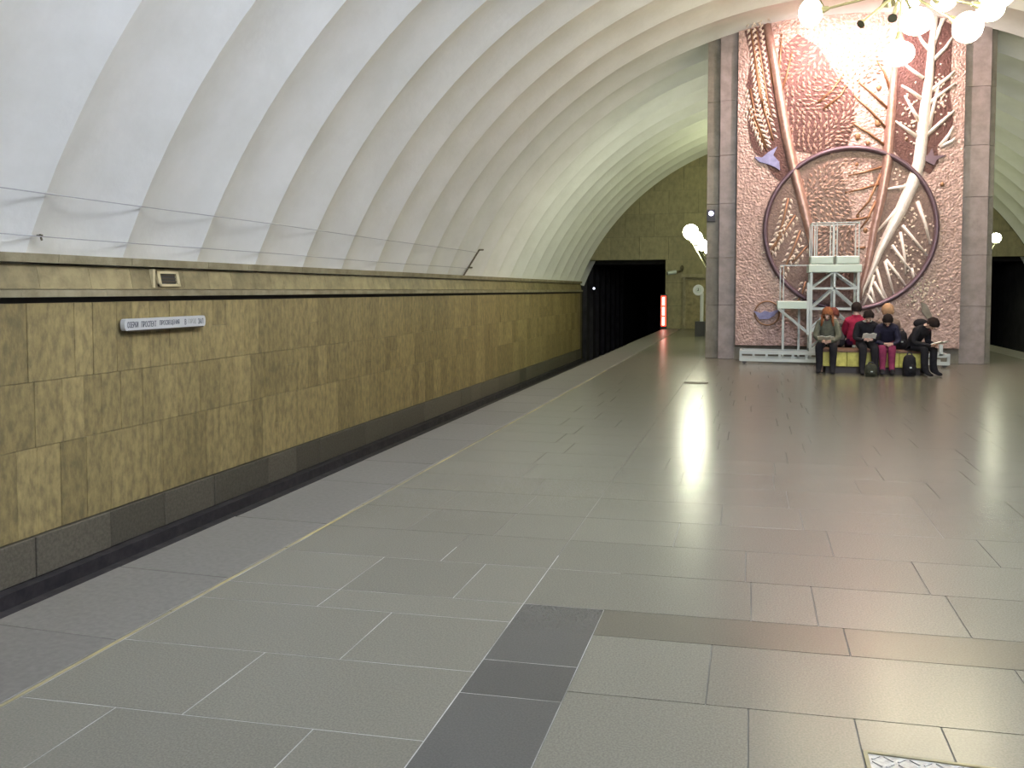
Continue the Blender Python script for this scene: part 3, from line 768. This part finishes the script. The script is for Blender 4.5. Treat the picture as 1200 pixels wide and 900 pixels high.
# round sign on post with a dark base
b = on_z(821, 394); dz_ = on_y(818.5, 340, b.y)
t = empty('sign_post', (b.x, b.y, 0)); tag(t, 'round white sign on a pale post standing in a dark box', 'sign')
bx = b.x - .02
MB().cbox(bx-.17, bx+.17, b.y-.17, b.y+.17, 0, .52, .02, '+z').build('base_box', 'black', t)
MB().tube((bx+.05, b.y, .5), (bx+.05, b.y, 1.5), .06, 10).build('post', 'sign_w', t)
MB().lathe((dz_.x, b.y-.09, dz_.z), [(.17, 0), (.19, .015), (.19, .035), (.17, .05)], 24, axis='y').build('disc', 'sign_w', t)
mb = MB(); mb.lathe((dz_.x, b.y-.098, dz_.z), [(.11, 0), (.11, .008)], 20, axis='y'); dl = mb.build('dial', 'alu', t)
mb = MB(); mb.box(dz_.x-.012, dz_.x+.012, b.y-.105, b.y-.098, dz_.z-.02, dz_.z+.07); mb.box(dz_.x-.04, dz_.x+.02, b.y-.105, b.y-.098, dz_.z-.03, dz_.z-.01); mb.build('hands', 'black', dl)

# ------------------------------------------------------------------ things on the track wall
# station sign
a, b2 = on_x(146, 383, XW+.1), on_x(241, 377.5, XW+.1)
ys0, ys1, zs = a.y, b2.y, 1.205
t = empty('station_sign', (XW+.1, (ys0+ys1)/2, zs)); tag(t, 'long narrow white station name sign mounted on the olive wall', 'sign')
hh = .068
prof = []
for k in range(7): an = -math.pi/2 + math.pi*k/6; prof.append((ys1-hh+hh*.5*math.cos(an)+hh*.5, zs+hh*math.sin(an)))
for k in range(7): an = math.pi/2 + math.pi*k/6; prof.append((ys0+hh-hh*.5+hh*.5*math.cos(an), zs+hh*math.sin(an)))
nP = len(prof)
MB().add([(XW+.10, y_, z_) for y_, z_ in prof] + [(XW+.04, y_, z_) for y_, z_ in prof], [tuple(range(nP)), tuple(range(2*nP-1, nP-1, -1))] + [(k, k+nP, (k+1) % nP+nP, (k+1) % nP) for k in range(nP)]).build('sign_board', 'sign_w', t)
for yy in (ys0+.2, ys1-.2): MB().box(XW, XW+.045, yy, yy+.05, zs-.05, zs+.05).build('standoff', 'iron', t)
MB().box(XW+.095, XW+.103, ys0+.05, ys1-.05, zs-hh-.012, zs-hh+.004).build('lower_edge', 'iron', t)
def words(body, y0_, y1_, h_, m):
    cu = bpy.data.curves.new('lettering', 'FONT'); cu.body = body; cu.size = 1; cu.extrude = 0.01
    ob = bpy.data.objects.new('tmp', cu); C.objects.link(ob)
    dg = bpy.context.evaluated_depsgraph_get(); me = bpy.data.meshes.new_from_object(ob.evaluated_get(dg))
    C.objects.unlink(ob); bpy.data.objects.remove(ob)
    xs_ = [v.co.x for v in me.vertices]; zs_ = [v.co.y for v in me.vertices]
    ax, bx_ = min(xs_), max(xs_); az, bz = min(zs_), max(zs_)
    for v in me.vertices:
        u = (v.co.x-ax)/(bx_-ax); ww = (v.co.y-az)/(bz-az)
        v.co = (XW+.1015 + v.co.z*.1, y0_+(y1_-y0_)*u, zs-h_/2+h_*ww)
    me.materials.clear(); me.materials.append(M[m]); me.update()
    o = link('lettering', me); adopt(o, t)
Ls = ys1-ys0
for body, u0, u1, m in [('ОЗЕРКИ', .03, .15, 'sign_k'), ('ПРОСПЕКТ', .185, .36, 'sign_k'), ('ПРОСВЕЩЕНИЯ', .40, .645, 'sign_k'), ('В', .715, .735, 'sign_k'), ('ГОРОД', .76, .865, 'sign_g'), ('ЗАЛ', .895, .965, 'sign_k')]:
    words(body, ys0+Ls*u0, ys0+Ls*u1, .07, m)
# vent hatch in the cornice
a = on_x(184, 333, XW+.03); b2 = on_x(209, 319, XW+.03)
t = empty('vent_hatch', (XW, a.y, 1.64)); tag(t, 'small framed vent opening in the stone cornice', 'vent')
y0_, y1_ = a.y+.02, a.y+.42; zA, zB = 1.645, 1.83
def apx(z): return XW+.03-.05*(z-1.612)/.243
fr = MB()
for (ya, yb, za, zb_) in [(y0_, y1_, zA, zA+.03), (y0_, y1_, zB-.03, zB), (y0_, y0_+.05, zA, zB), (y1_-.05, y1_, zA, zB)]:
    fr.add([(apx(za)-.01, ya, za), (apx(za)+.03, ya, za), (apx(za)+.03, yb, za), (apx(za)-.01, yb, za), (apx(zb_)-.01, ya, zb_), (apx(zb_)+.03, ya, zb_), (apx(zb_)+.03, yb, zb_), (apx(zb_)-.01, yb, zb_)],
           [(0, 3, 2, 1), (4, 5, 6, 7), (0, 1, 5, 4), (1, 2, 6, 5), (2, 3, 7, 6), (3, 0, 4, 7)])
fr.build('frame', 'vent_f', t)
MB().add([(apx(zA)+.004, y0_, zA), (apx(zA)+.004, y1_, zA), (apx(zB)+.004, y1_, zB), (apx(zB)+.004, y0_, zB)], [(0, 1, 2, 3)]).build('opening', 'black', t)
for k in range(3):
    z_ = zA+.05+k*.04
    MB().box(apx(z_)+.002, apx(z_)+.016, y0_+.05, y1_-.05, z_, z_+.012).build('louvre', 'iron', t)
MB().box(apx(1.74)-.03, apx(1.74)+.035, y0_-.10, y0_-.06, 1.63, 1.85).build('side_strip', 'vent_f', t)
# wires strung along the vault foot and their brackets
def wire(px, py, lab, zoff):
    d = ray(px, py); best = None
    for i in range(400, 900):
        x = -i/100.0; q = EYE + d*(x/d.x)
        if (q.x-XC)**2 + (q.z-ZC)**2 > (RV-.03)**2: best = q; break
    x, z = best.x, best.z
    pts = [(x, 3.0 + i*1.36, z - .012*math.sin(math.pi*((i*1.36) % 8)/8)) for i in range(0, 15)]
    pts = [(x, y_, z_) for x, y_, z_ in pts if y_ < 21.2]
    tag(MB().path(pts, .006, 6).build('wire', 'wire'), lab, 'wire')
    return x, z
w1 = wire(0, 218, 'upper thin wire stretched along the foot of the vault', 0)
w2 = wire(0, 272, 'lower thin wire stretched just above the cornice', 0)
q0 = on_x(544, 320, XW+.02)
t = empty('wire_bracket', (XW, q0.y, 1.97)); tag(t, 'dark leaning wire bracket standing on the cornice', 'bracket')
tp = Vector((w1[0]+.02, q0.y+.35, w1[1]+.06))
MB().tube((XW+.0, q0.y, 1.96), tp, .022).build('rod', 'iron', t)
MB().tube(tp, tp+Vector((.05, .18, .01)), .02).build('upper_arm', 'iron', t)
MB().tube((w2[0]+.02, q0.y+.1, w2[1]+.02), (w2[0]+.05, q0.y+.28, w2[1]+.02), .02).build('lower_arm', 'iron', t)
q0 = on_x(49, 280, w2[0])
t = empty('wire_clip', (w2[0], q0.y, w2[1])); tag(t, 'tiny dark wire clip on the lower wire', 'bracket')
MB().tube((w2[0]-.02, q0.y, w2[1]+.01), (w2[0], q0.y, w2[1]-.05), .010).build('hook', 'iron', t)
MB().tube((w2[0]-.06, q0.y, w2[1]+.0), (w2[0]+.01, q0.y, w2[1]), .008).build('pin', 'iron', t)

# ------------------------------------------------------------------ scaffold tower
SF = 19.45; SB = 20.1
t = empty('scaffold_tower', (1.7, SF, 0)); tag(t, 'grey lattice scaffold lift with pale green deck against the mural', 'scaffold')
def S(px, py): return on_y(px, py, SF)
xl, xr = S(950, 380).x, S(1005, 380).x; xm = S(977, 380).x
zd0 = S(975, 318).z; zr = S(975, 261).z
def part(name, m, segs, wd):
    for a, b in segs: MB().bar(a, b, wd).build(name, m, t)
for y_ in (SF, SB):
    part('upright', 'alu', [((x, y_, .1), (x, y_, zd0)) for x in (xl, xr)], .05); part('guard_post', 'alu', [((x, y_, zd0), (x, y_, zr)) for x in (xl, xl+.1, xm-.04, xm+.04, xr)], .022)
    part('mid_post', 'alu', [((xm, y_, .3), (xm, y_, zd0))], .045)
    lv = [.3, S(975, 388).z, S(975, 362).z, S(975, 338).z, zd0]
    part('crossbar', 'alu', [((xl, y_, z_), (xr, y_, z_)) for z_ in lv[:-1]], .045)
    for a, b in zip(lv, lv[1:]):
        part('brace', 'alu', [((xl, y_, a), (xm, y_, b)), ((xm, y_, b), (xr, y_, a))], .035)
    part('guard_rail', 'alu', [((xl, y_, zr), (xr, y_, zr))], .022)
for x in (xl, xr):
    part('side_bar', 'alu', [((x, SF, z_), (x, SB, z_)) for z_ in (.3, 1.1, zd0-.02)], .04); part('guard_rail', 'alu', [((x, SF, zr), (x, SB, zr))], .022)
zc_ = S(975, 300).z
MB().cbox(xl-.06, xr+.06, SF-.05, SB+.05, zd0-.02, S(975, 310).z, .01, '-y').build('deck', 'deck', t)
MB().cbox(xl-.02, xm-.03, SF-.03, SB, S(975, 309.4).z, S(975, 300).z, .02, '-y').build('deck_box', 'deck', t)
MB().cbox(xm+.03, xr+.02, SF-.03, SB, S(975, 309.4).z, S(975, 300).z, .02, '-y').build('deck_box', 'deck', t)
# side step
sx0 = S(911, 358).x; zs0, zs1 = S(930, 362).z, S(930, 353).z
MB().cbox(sx0, xl-.05, SF-.02, SB, zs0, zs1, .01, '-y').build('side_deck', 'deck', t)
part('side_brace', 'alu', [((sx0+.03, y_, zs0), (xl-.04, y_, zs0-.52)) for y_ in (SF, SB-.05)], .05)
part('side_leg', 'alu', [((S(918, 360).x, SF+.05, .1), (S(918, 360).x, SF+.05, zs0)), ((S(938, 360).x, SB-.1, .1), (S(938, 360).x, SB-.1, zs0))], .045)
zg = S(925, 311).z
part('side_rail', 'alu', [((S(914, 360).x, SF+.02, zs1), (S(914, 360).x, SF+.02, zg)), ((S(919, 360).x, SB-.05, zs1), (S(919, 360).x, SB-.05, zg)), ((S(914, 360).x, SF+.02, zg), (xl, SF+.02, zg))], .02)
part('side_post', 'alu', [((xl-.06, SF, zs0-.55), (xl-.06, SF, zs1+.4))], .05)
# ground outriggers: ladder like frames
def outrigger(xa, xb, n_):
    for z_ in (.09, .25): part('outrigger_rail', 'alu', [((xa, y_, z_), (xb, y_, z_)) for y_ in (SF-.12,)], .07)
    for k in range(n_+1):
        x = xa+(xb-xa)*k/n_; part('outrigger_rung', 'alu', [((x, SF-.12, .06), (x, SF-.12, .29))], .05)
    part('outrigger_tie', 'alu', [((xa, SF-.12, .25), (xa, SB, .25)), ((xb, SF-.12, .25), (xb, SB, .25)), ((xa, SB, .09), (xb, SB, .09)), ((xa, SB, .25), (xb, SB, .25))], .05)
    for x in (xa+.08, xb-.08):
        for y_ in (SF-.12, SB): MB().tube((x, y_-.02, .05), (x, y_+.02, .05), .05, 12).build('caster', 'black', t)
outrigger(S(868, 416).x, S(960, 418).x, 6)
outrigger(S(962, 418).x, S(1110, 420).x, 8)
part('screw_jack', 'alu', [((S(1101, 410).x, SF-.12, .25), (S(1101, 410).x, SF-.12, .48))], .07)

# ------------------------------------------------------------------ bench
BX0, BX1, BY0, BY1 = 1.30, 3.22, 17.55, 18.45
t = empty('bench', ((BX0+BX1)/2, (BY0+BY1)/2, 0)); tag(t, 'low double sided bench with yellow stone sides and dark wooden seat', 'bench')
MB().box(BX0+.12, BX1-.12, BY0+.1, BY1-.1, 0, .13).build('plinth', 'plinth', t)
n = 4
for k in range(n):
    a = BX0+.03+(BX1-BX0-.06)*k/n; b = BX0+.03+(BX1-BX0-.06)*(k+1)/n
    MB().cbox(a+.004, b-.004, BY0+.03, BY0+.09, .13, .41, .008, '-y').build('front_slab', 'bench_y', t)
    MB().box(a+.004, b-.004, BY1-.09, BY1-.03, .13, .41).build('rear_slab', 'bench_y', t)
for xa, xb in ((BX0, BX0+.06), (BX1-.06, BX1)): MB().box(xa, xb, BY0+.03, BY1-.03, .02, .41).build('end_slab', 'bench_w', t)
MB().box(BX0+.06, BX1-.06, BY0+.09, BY1-.09, .13, .40).build('bench_core', 'plinth', t)
for k in range(6):
    a = BY0+(BY1-BY0)*k/6; b = BY0+(BY1-BY0)*(k+1)/6
    MB().cbox(BX0-.02, BX1+.02, a+.006, b-.006, .41, .45, .006, '+z').build('seat_plank', 'bench_w', t)

# ------------------------------------------------------------------ people
def person(pos, head_deg, label, mats, lean=25, headtilt=25, hair='h_black', hair_style='short', hands=None, scale=1.0, knees=0.0, feet=0.0, hood=False, collar=None):
    """seated figure: hips at pos (floor point below them), facing heading (deg, 0 = +y). mats = (jacket, trousers, shoes)"""
    lr = R(lean); ht_ = R(headtilt)
    def up(u, side=0.0, f=0.0):          # point on the leaning torso, u above hips
        return Vector((side, math.sin(lr)*u + f*math.cos(lr), .53 + math.cos(lr)*u - f*math.sin(lr)))
    J = {}; rad = {}; E_ = []
    def v(n_, p, r_): J[n_] = Vector(p); rad[n_] = r_ if isinstance(r_, tuple) else (r_, r_)
    def e(*ns):
        for a, b in zip(ns, ns[1:]): E_.append((a, b))
    v('pel', (0, 0, .575), (.165, .12)); v('waist', up(.20), (.165, .125)); v('chest', up(.37), (.18, .13)); v('upch', up(.46), (.135, .10)); v('neck', up(.53, 0, .01), (.055, .055))
    hd = Vector((0, math.sin(lr+ht_), math.cos(lr+ht_))); nk = J['neck']
    v('jaw', nk + hd*.05 + Vector((0, .02, 0)), (.062, .07)); v('head', nk + hd*.115 + Vector((0, .018, 0)), (.076, .094)); v('crown', nk + hd*.20 + Vector((0, .012, 0)), (.058, .07))
    e('pel', 'waist', 'chest', 'upch', 'neck', 'jaw', 'head', 'crown')
    fwd = Vector((0, math.cos(lr+ht_), -math.sin(lr+ht_)))
    v('nose', J['head'] + fwd*.105 - hd*.02, (.012, .012)); e('head', 'nose')
    hx = hands or Vector((0, .40, .66))
    for s_, n_ in ((-1, 'l'), (1, 'r')):
        v(n_+'sh', up(.44, s_*.155), (.08, .08)); v(n_+'el', up(.20, s_*.215, .10) + Vector((0, .04, 0)), (.062, .062))
        wr_ = Vector((s_*.10, 0, 0)) + hx
        v(n_+'wr', wr_, (.032, .03)); e('upch', n_+'sh', n_+'el', n_+'wr')
        dirn = (wr_ - J[n_+'el']).normalized(); inn = Vector((-s_, .25, 0)).normalized()
        pc = wr_ + (inn*.045 + dirn*.03); v(n_+'pa', pc, (.034, .016)); e(n_+'wr', n_+'pa')
        for k, (sp, L_) in enumerate([(-.026, .05), (-.009, .065), (.009, .06), (.026, .045)]):
            b0 = pc + dirn*.018 + Vector((0, 0, sp*.5)) + inn.cross(dirn)*sp; f1 = b0 + inn*(L_*.6) + dirn*.012; f2 = f1 + inn*(L_*.4) + Vector((0, -.012, .012))
            v(n_+'f%d' % k, f1, .0095); v(n_+'g%d' % k, f2, .008); e(n_+'pa', n_+'f%d' % k, n_+'g%d' % k)
        th1 = pc + inn*.02 - dirn*.035 + Vector((0, 0, .015)); th2 = th1 + inn*.03 + dirn*.012
        v(n_+'t1', th1, .011); v(n_+'t2', th2, .009); e(n_+'pa', n_+'t1', n_+'t2')
        v(n_+'hip', (s_*.095, .06, .56), (.10, .095)); kx = s_*(.13+knees)
        v(n_+'kn', (kx, .44, .515), (.08, .08)); v(n_+'an', (s_*(.12+feet), .42, .12), (.066, .066)); v(n_+'hl', (s_*(.12+feet), .40, .045), (.04, .04)); v(n_+'ba', (s_*(.13+feet), .55, .04), (.045, .036)); v(n_+'to', (s_*(.135+feet), .62, .032), (.035, .028))
        e('pel', n_+'hip', n_+'kn', n_+'an', n_+'ba', n_+'to'); e(n_+'an', n_+'hl')
    names = list(J); idx = {n_: i for i, n_ in enumerate(names)}
    me = bpy.data.meshes.new('body'); me.from_pydata([tuple(J[n_]) for n_ in names], [(idx[a], idx[b]) for a, b in E_], [])
    ob = bpy.data.objects.new('body', me); C.objects.link(ob)
    md = ob.modifiers.new('skin', 'SKIN'); md.use_smooth_shade = True; md.branch_smoothing = .3
    sd = ob.modifiers.new('sub', 'SUBSURF'); sd.levels = 2; sd.render_levels = 2
    sv = me.skin_vertices[0].data
    for n_ in names: sv[idx[n_]].radius = rad[n_]; sv[idx[n_]].use_root = (n_ == 'pel')
    dg = bpy.context.evaluated_depsgraph_get()
    m2 = bpy.data.meshes.new_from_object(ob.evaluated_get(dg))
    C.objects.unlink(ob); bpy.data.objects.remove(ob)
    # ---- cloth / skin regions by nearest bone
    region = {}
    for n_ in names:
        if n_ in ('jaw', 'head', 'crown', 'nose', 'neck'): region[n_] = 2
        elif n_[1:2] in 'fgt' and n_[0] in 'lr' and n_ not in ('lto', 'rto') and len(n_) == 3 and n_[2].isdigit() or n_[1:] == 'pa': region[n_] = 2
        elif n_[1:] in ('hip', 'kn', 'an'): region[n_] = 1
        elif n_[1:] in ('hl', 'ba', 'to'): region[n_] = 3
        else: region[n_] = 0
    m2.materials.clear()
    for m in (mats[0], mats[1], 'skin', mats[2]): m2.materials.append(M[m])
    bones = [(J[a], J[b], a, b) for a, b in E_]
    for p in m2.polygons:
        c = p.center; best = 1e9; rg = 0
        for A, B, a, b in bones:
            d = B - A; tt = max(0, min(1, (c-A).dot(d)/d.dot(d))); dist = (c - A - d*tt).length - .6*(rad[a][0]*(1-tt)+rad[b][0]*tt)
            if dist < best:
                best = dist; rg = region[a] if tt < .5 else region[b]
        p.material_index = rg; p.use_smooth = True
    # scale so that the figure rests on seat and floor
    root = empty('person', pos)
    rot = Matrix.Translation(Vector(pos)) @ Matrix.Rotation(R(head_deg), 4, 'Z') @ Matrix.Scale(scale, 4)
    m2.transform(rot); m2.update()
    o = link('body', m2, root)
    tag(root, label, 'person')
    # ---- face and hair
    hc = J['head']; q = Matrix((Vector((1, 0, 0)), fwd, hd)).transposed()
    def hp(x, y_, z_): return rot @ (hc + q @ Vector((x, y_, z_)))
    for s_ in (-1, 1):
        MB().ell(hp(s_*.032, .086, .012), .011, .011, .008, 8, 6).build('eye', 'h_black', o)
        MB().ell(hp(s_*.080, .0, -.005), .016, .022, .032, 8, 6).build('ear', 'skin', o)
    MB().ell(hp(0, .088, -.062), .024, .012, .007, 8, 6).build('mouth', 'c_magenta', o)
    hm = MB(); nu, nv = 18, 10; vs = []; fs = []
    low = {'short': 2.15, 'long': 2.3, 'bushy': 2.3}[hair_style]; big = {'short': 1.03, 'long': 1.08, 'bushy': 1.22}[hair_style]
    for j in range(nv+1):
        for i in range(nu):
            ph = 2*math.pi*i/nu; front = max(0, math.sin(ph))
            th = (low - front*(low-.95)) * j/nv + .001
            rj = big*(1+.05*math.sin(7*ph+j))
            vs.append(hp(.095*rj*math.sin(th)*math.cos(ph), -.010 + .118*rj*math.sin(th)*math.sin(ph), .03+.118*rj*math.cos(th)))
    for j in range(nv):
        for i in range(nu): k = (i+1) % nu; fs.append((j*nu+i, j*nu+k, (j+1)*nu+k, (j+1)*nu+i))
    hm.add(vs, fs)
    if hair_style == 'long':
        for i in range(11):
            a = math.pi*(1.0 + i/10.0)
            b0 = hp(.092*math.cos(a), .09*math.sin(a), -.03); dwn = b0 + Vector((0, 0, -.20)) + (hp(.11*math.cos(a), .10*math.sin(a), -.03)-b0)
            hm.tube(b0, dwn, .026, 7, r1=.014)
    hm.build('hair', hair, root, smooth=True)
    # jacket hem and collar
    col = MB(); cb = J['neck']; 
    vs = []; nn = 14
    for (rr, hh_) in ((.075, .0), (.085, .045), (.072, .05), (.062, .0)):
        for i in range(nn):
            a = 2*math.pi*i/nn; vs.append(rot @ (cb + Vector((rr*math.cos(a), rr*math.sin(a), 0)) + hd*(hh_-.03)))
    col.add(vs, [(j*nn+i, j*nn+(i+1) % nn, (j+1)*nn+(i+1) % nn, (j+1)*nn+i) for j in range(3) for i in range(nn)])
    col.build('collar', collar or mats[0], root, smooth=True)
    if hood:
        hm = MB(); hm.ell(rot @ (up(.5, 0, -.10)), .13, .10, .09, 12, 8); hm.build('hood', mats[0], root, smooth=True)
    return root, rot, hx, J
def sheet(name, rot, hx, label, cat, wd=.30, hg=.22, tilt=35, m='paper', fold=True):
    """open paper or book held between the hands"""
    c = hx + Vector((0, .055, .02)); T = Matrix.Rotation(R(tilt), 3, 'X')
    t = empty(name, rot @ c); tag(t, label, cat)
    for s_ in (-1, 1):
        mb = MB(); vs = []
        for u in (0, .5, 1):
            for w_ in (0, 1):
                p = T @ Vector((s_*wd/2*u, hg*w_, .02*math.sin(math.pi*u)))
                vs += [rot @ (c + p), rot @ (c + p + T @ Vector((0, 0, .006)))]
        mb.add(vs, [(0, 2, 6, 4), (4, 6, 10, 8), (1, 5, 7, 3), (5, 9, 11, 7), (0, 4, 5, 1), (4, 8, 9, 5), (2, 3, 7, 6), (6, 7, 11, 10), (8, 10, 11, 9), (0, 1, 3, 2)])
        mb.build('page', m, t)
    return t
YFp, YBp = 17.80, 18.22
def X_(px, y_): return on_y(px, 400, y_).x
pA = person((X_(970, YFp), YFp, 0), 172, 'seated person in grey green jacket and black trousers reading a white sheet', ('c_green', 'c_black', 'c_black'), lean=14, headtilt=28, hair='h_ginger', hair_style='long', hands=Vector((0, .36, .62)))
sheet('newspaper', pA[1], pA[2], 'white sheet on the lap of the person in grey green', 'paper', .30, .22, 20)
pD = person((X_(1013, YFp), YFp, 0), 184, 'seated person in black jacket with black hair bending over a small paper', ('c_black', 'c_black', 'c_black'), lean=24, headtilt=24, hair='h_black', hair_style='short', hands=Vector((0, .34, .66)), knees=-.03, collar='paper')
sheet('booklet', pD[1], pD[2], 'small white booklet held by the person in the black jacket', 'book', .24, .15, 40)
pE = person((X_(1038, YFp), YFp, 0), 176, 'seated person in navy jacket and magenta trousers leaning forward', ('c_navy', 'c_magenta', 'c_black'), lean=30, headtilt=30, hair='h_black', hair_style='short', hands=Vector((-.02, .38, .60)), knees=-.05, feet=-.04, scale=.98)
pG = person((X_(1065, 17.72), 17.72, 0), 224, 'seated person in black coat with backpack hunched over an open book on the bench end', ('c_black', 'c_black', 'c_black'), lean=40, headtilt=32, hair='h_black', hair_style='short', hands=Vector((0, .50, .58)), hood=True)
sheet('open_book', pG[1], pG[2], 'open book held on the knees by the hunched person in black', 'book', .28, .18, 15)
pB = person((X_(981, YBp), YBp+.06, 0), 8, 'person in dark grey coat with auburn hair sitting turned towards the mural', ('c_grey', 'c_black', 'c_black'), lean=24, headtilt=10, hair='h_auburn', hair_style='bushy', scale=.98)
pC = person((X_(1003, YBp), YBp, 0), -5, 'person in red top with dark hair sitting turned towards the mural', ('c_red', 'c_purple', 'c_black'), lean=0, headtilt=6, hair='h_black', hair_style='short', scale=1.03)
pF = person((X_(1041, YBp), YBp, 0), 4, 'person with light hair and tan coat sitting turned towards the mural', ('c_tan', 'c_grey', 'c_black'), lean=4, headtilt=10, hair='h_blond', hair_style='bushy')
# bags
def bag(name, c, w_, d_, h_, m, label, rotz=0, straps=True):
    t = empty(name, (c[0], c[1], c[2])); tag(t, label, 'bag')
    mb = MB(); n_ = 12; vs = []; prof = [(.86, 0), (1.0, .12), (1.0, .6), (.85, .88), (.45, 1.0)]
    rz_ = Matrix.Rotation(R(rotz), 3, 'Z')
    for s_, u in prof:
        for i in range(n_):
            a = 2*math.pi*i/n_; ca, sa = math.cos(a), math.sin(a)
            k = 1/max(abs(ca), abs(sa))**.6
            vs.append(Vector(c) + rz_ @ Vector((w_/2*s_*ca*k*.85, d_/2*s_*sa*k*.85, h_*u)))
    fs = [(j*n_+i, j*n_+(i+1) % n_, (j+1)*n_+(i+1) % n_, (j+1)*n_+i) for j in range(len(prof)-1) for i in range(n_)] + [tuple(range(n_-1, -1, -1)), tuple(range((len(prof)-1)*n_, len(prof)*n_))]
    mb.add(vs, fs); mb.build('bag_body', m, t, smooth=True)
    q = lambda x, y_, z_: Vector(c) + rz_ @ Vector((x, y_, z_))
    mb = MB(); mb.ell(q(0, -d_*.5, h_*.35), w_*.33, d_*.16, h_*.22, 10, 7, rot=rz_); fp_ = mb.build('front_pocket', m, t, smooth=True)
    MB().path([q(-.05, 0, h_*.97), q(-.03, 0, h_*1.1), q(.03, 0, h_*1.1), q(.05, 0, h_*.97)], .012).build('handle', 'black', t)
    MB().box(q(0, 0, 0).x-.018, q(0, 0, 0).x+.018, c[1]-d_*.69, c[1]-d_*.62, c[2]+h_*.40, c[2]+h_*.47).build('buckle', 'alu', fp_)
    return t
bag('shoulder_bag', (X_(1021, 17.05), 17.02, 0), .26, .18, .24, 'c_olive', 'olive bag on the floor at the feet of the reader in black')
bag('backpack', (X_(1056, 18.0), 18.0, .45), .26, .18, .36, 'c_black', 'black backpack standing on the bench behind the hunched reader', 10)
bag('dark_bag', (X_(1066, 17.3), 17.28, 0), .26, .22, .40, 'c_black', 'black bag on the floor beside the legs of the hunched reader', 20)
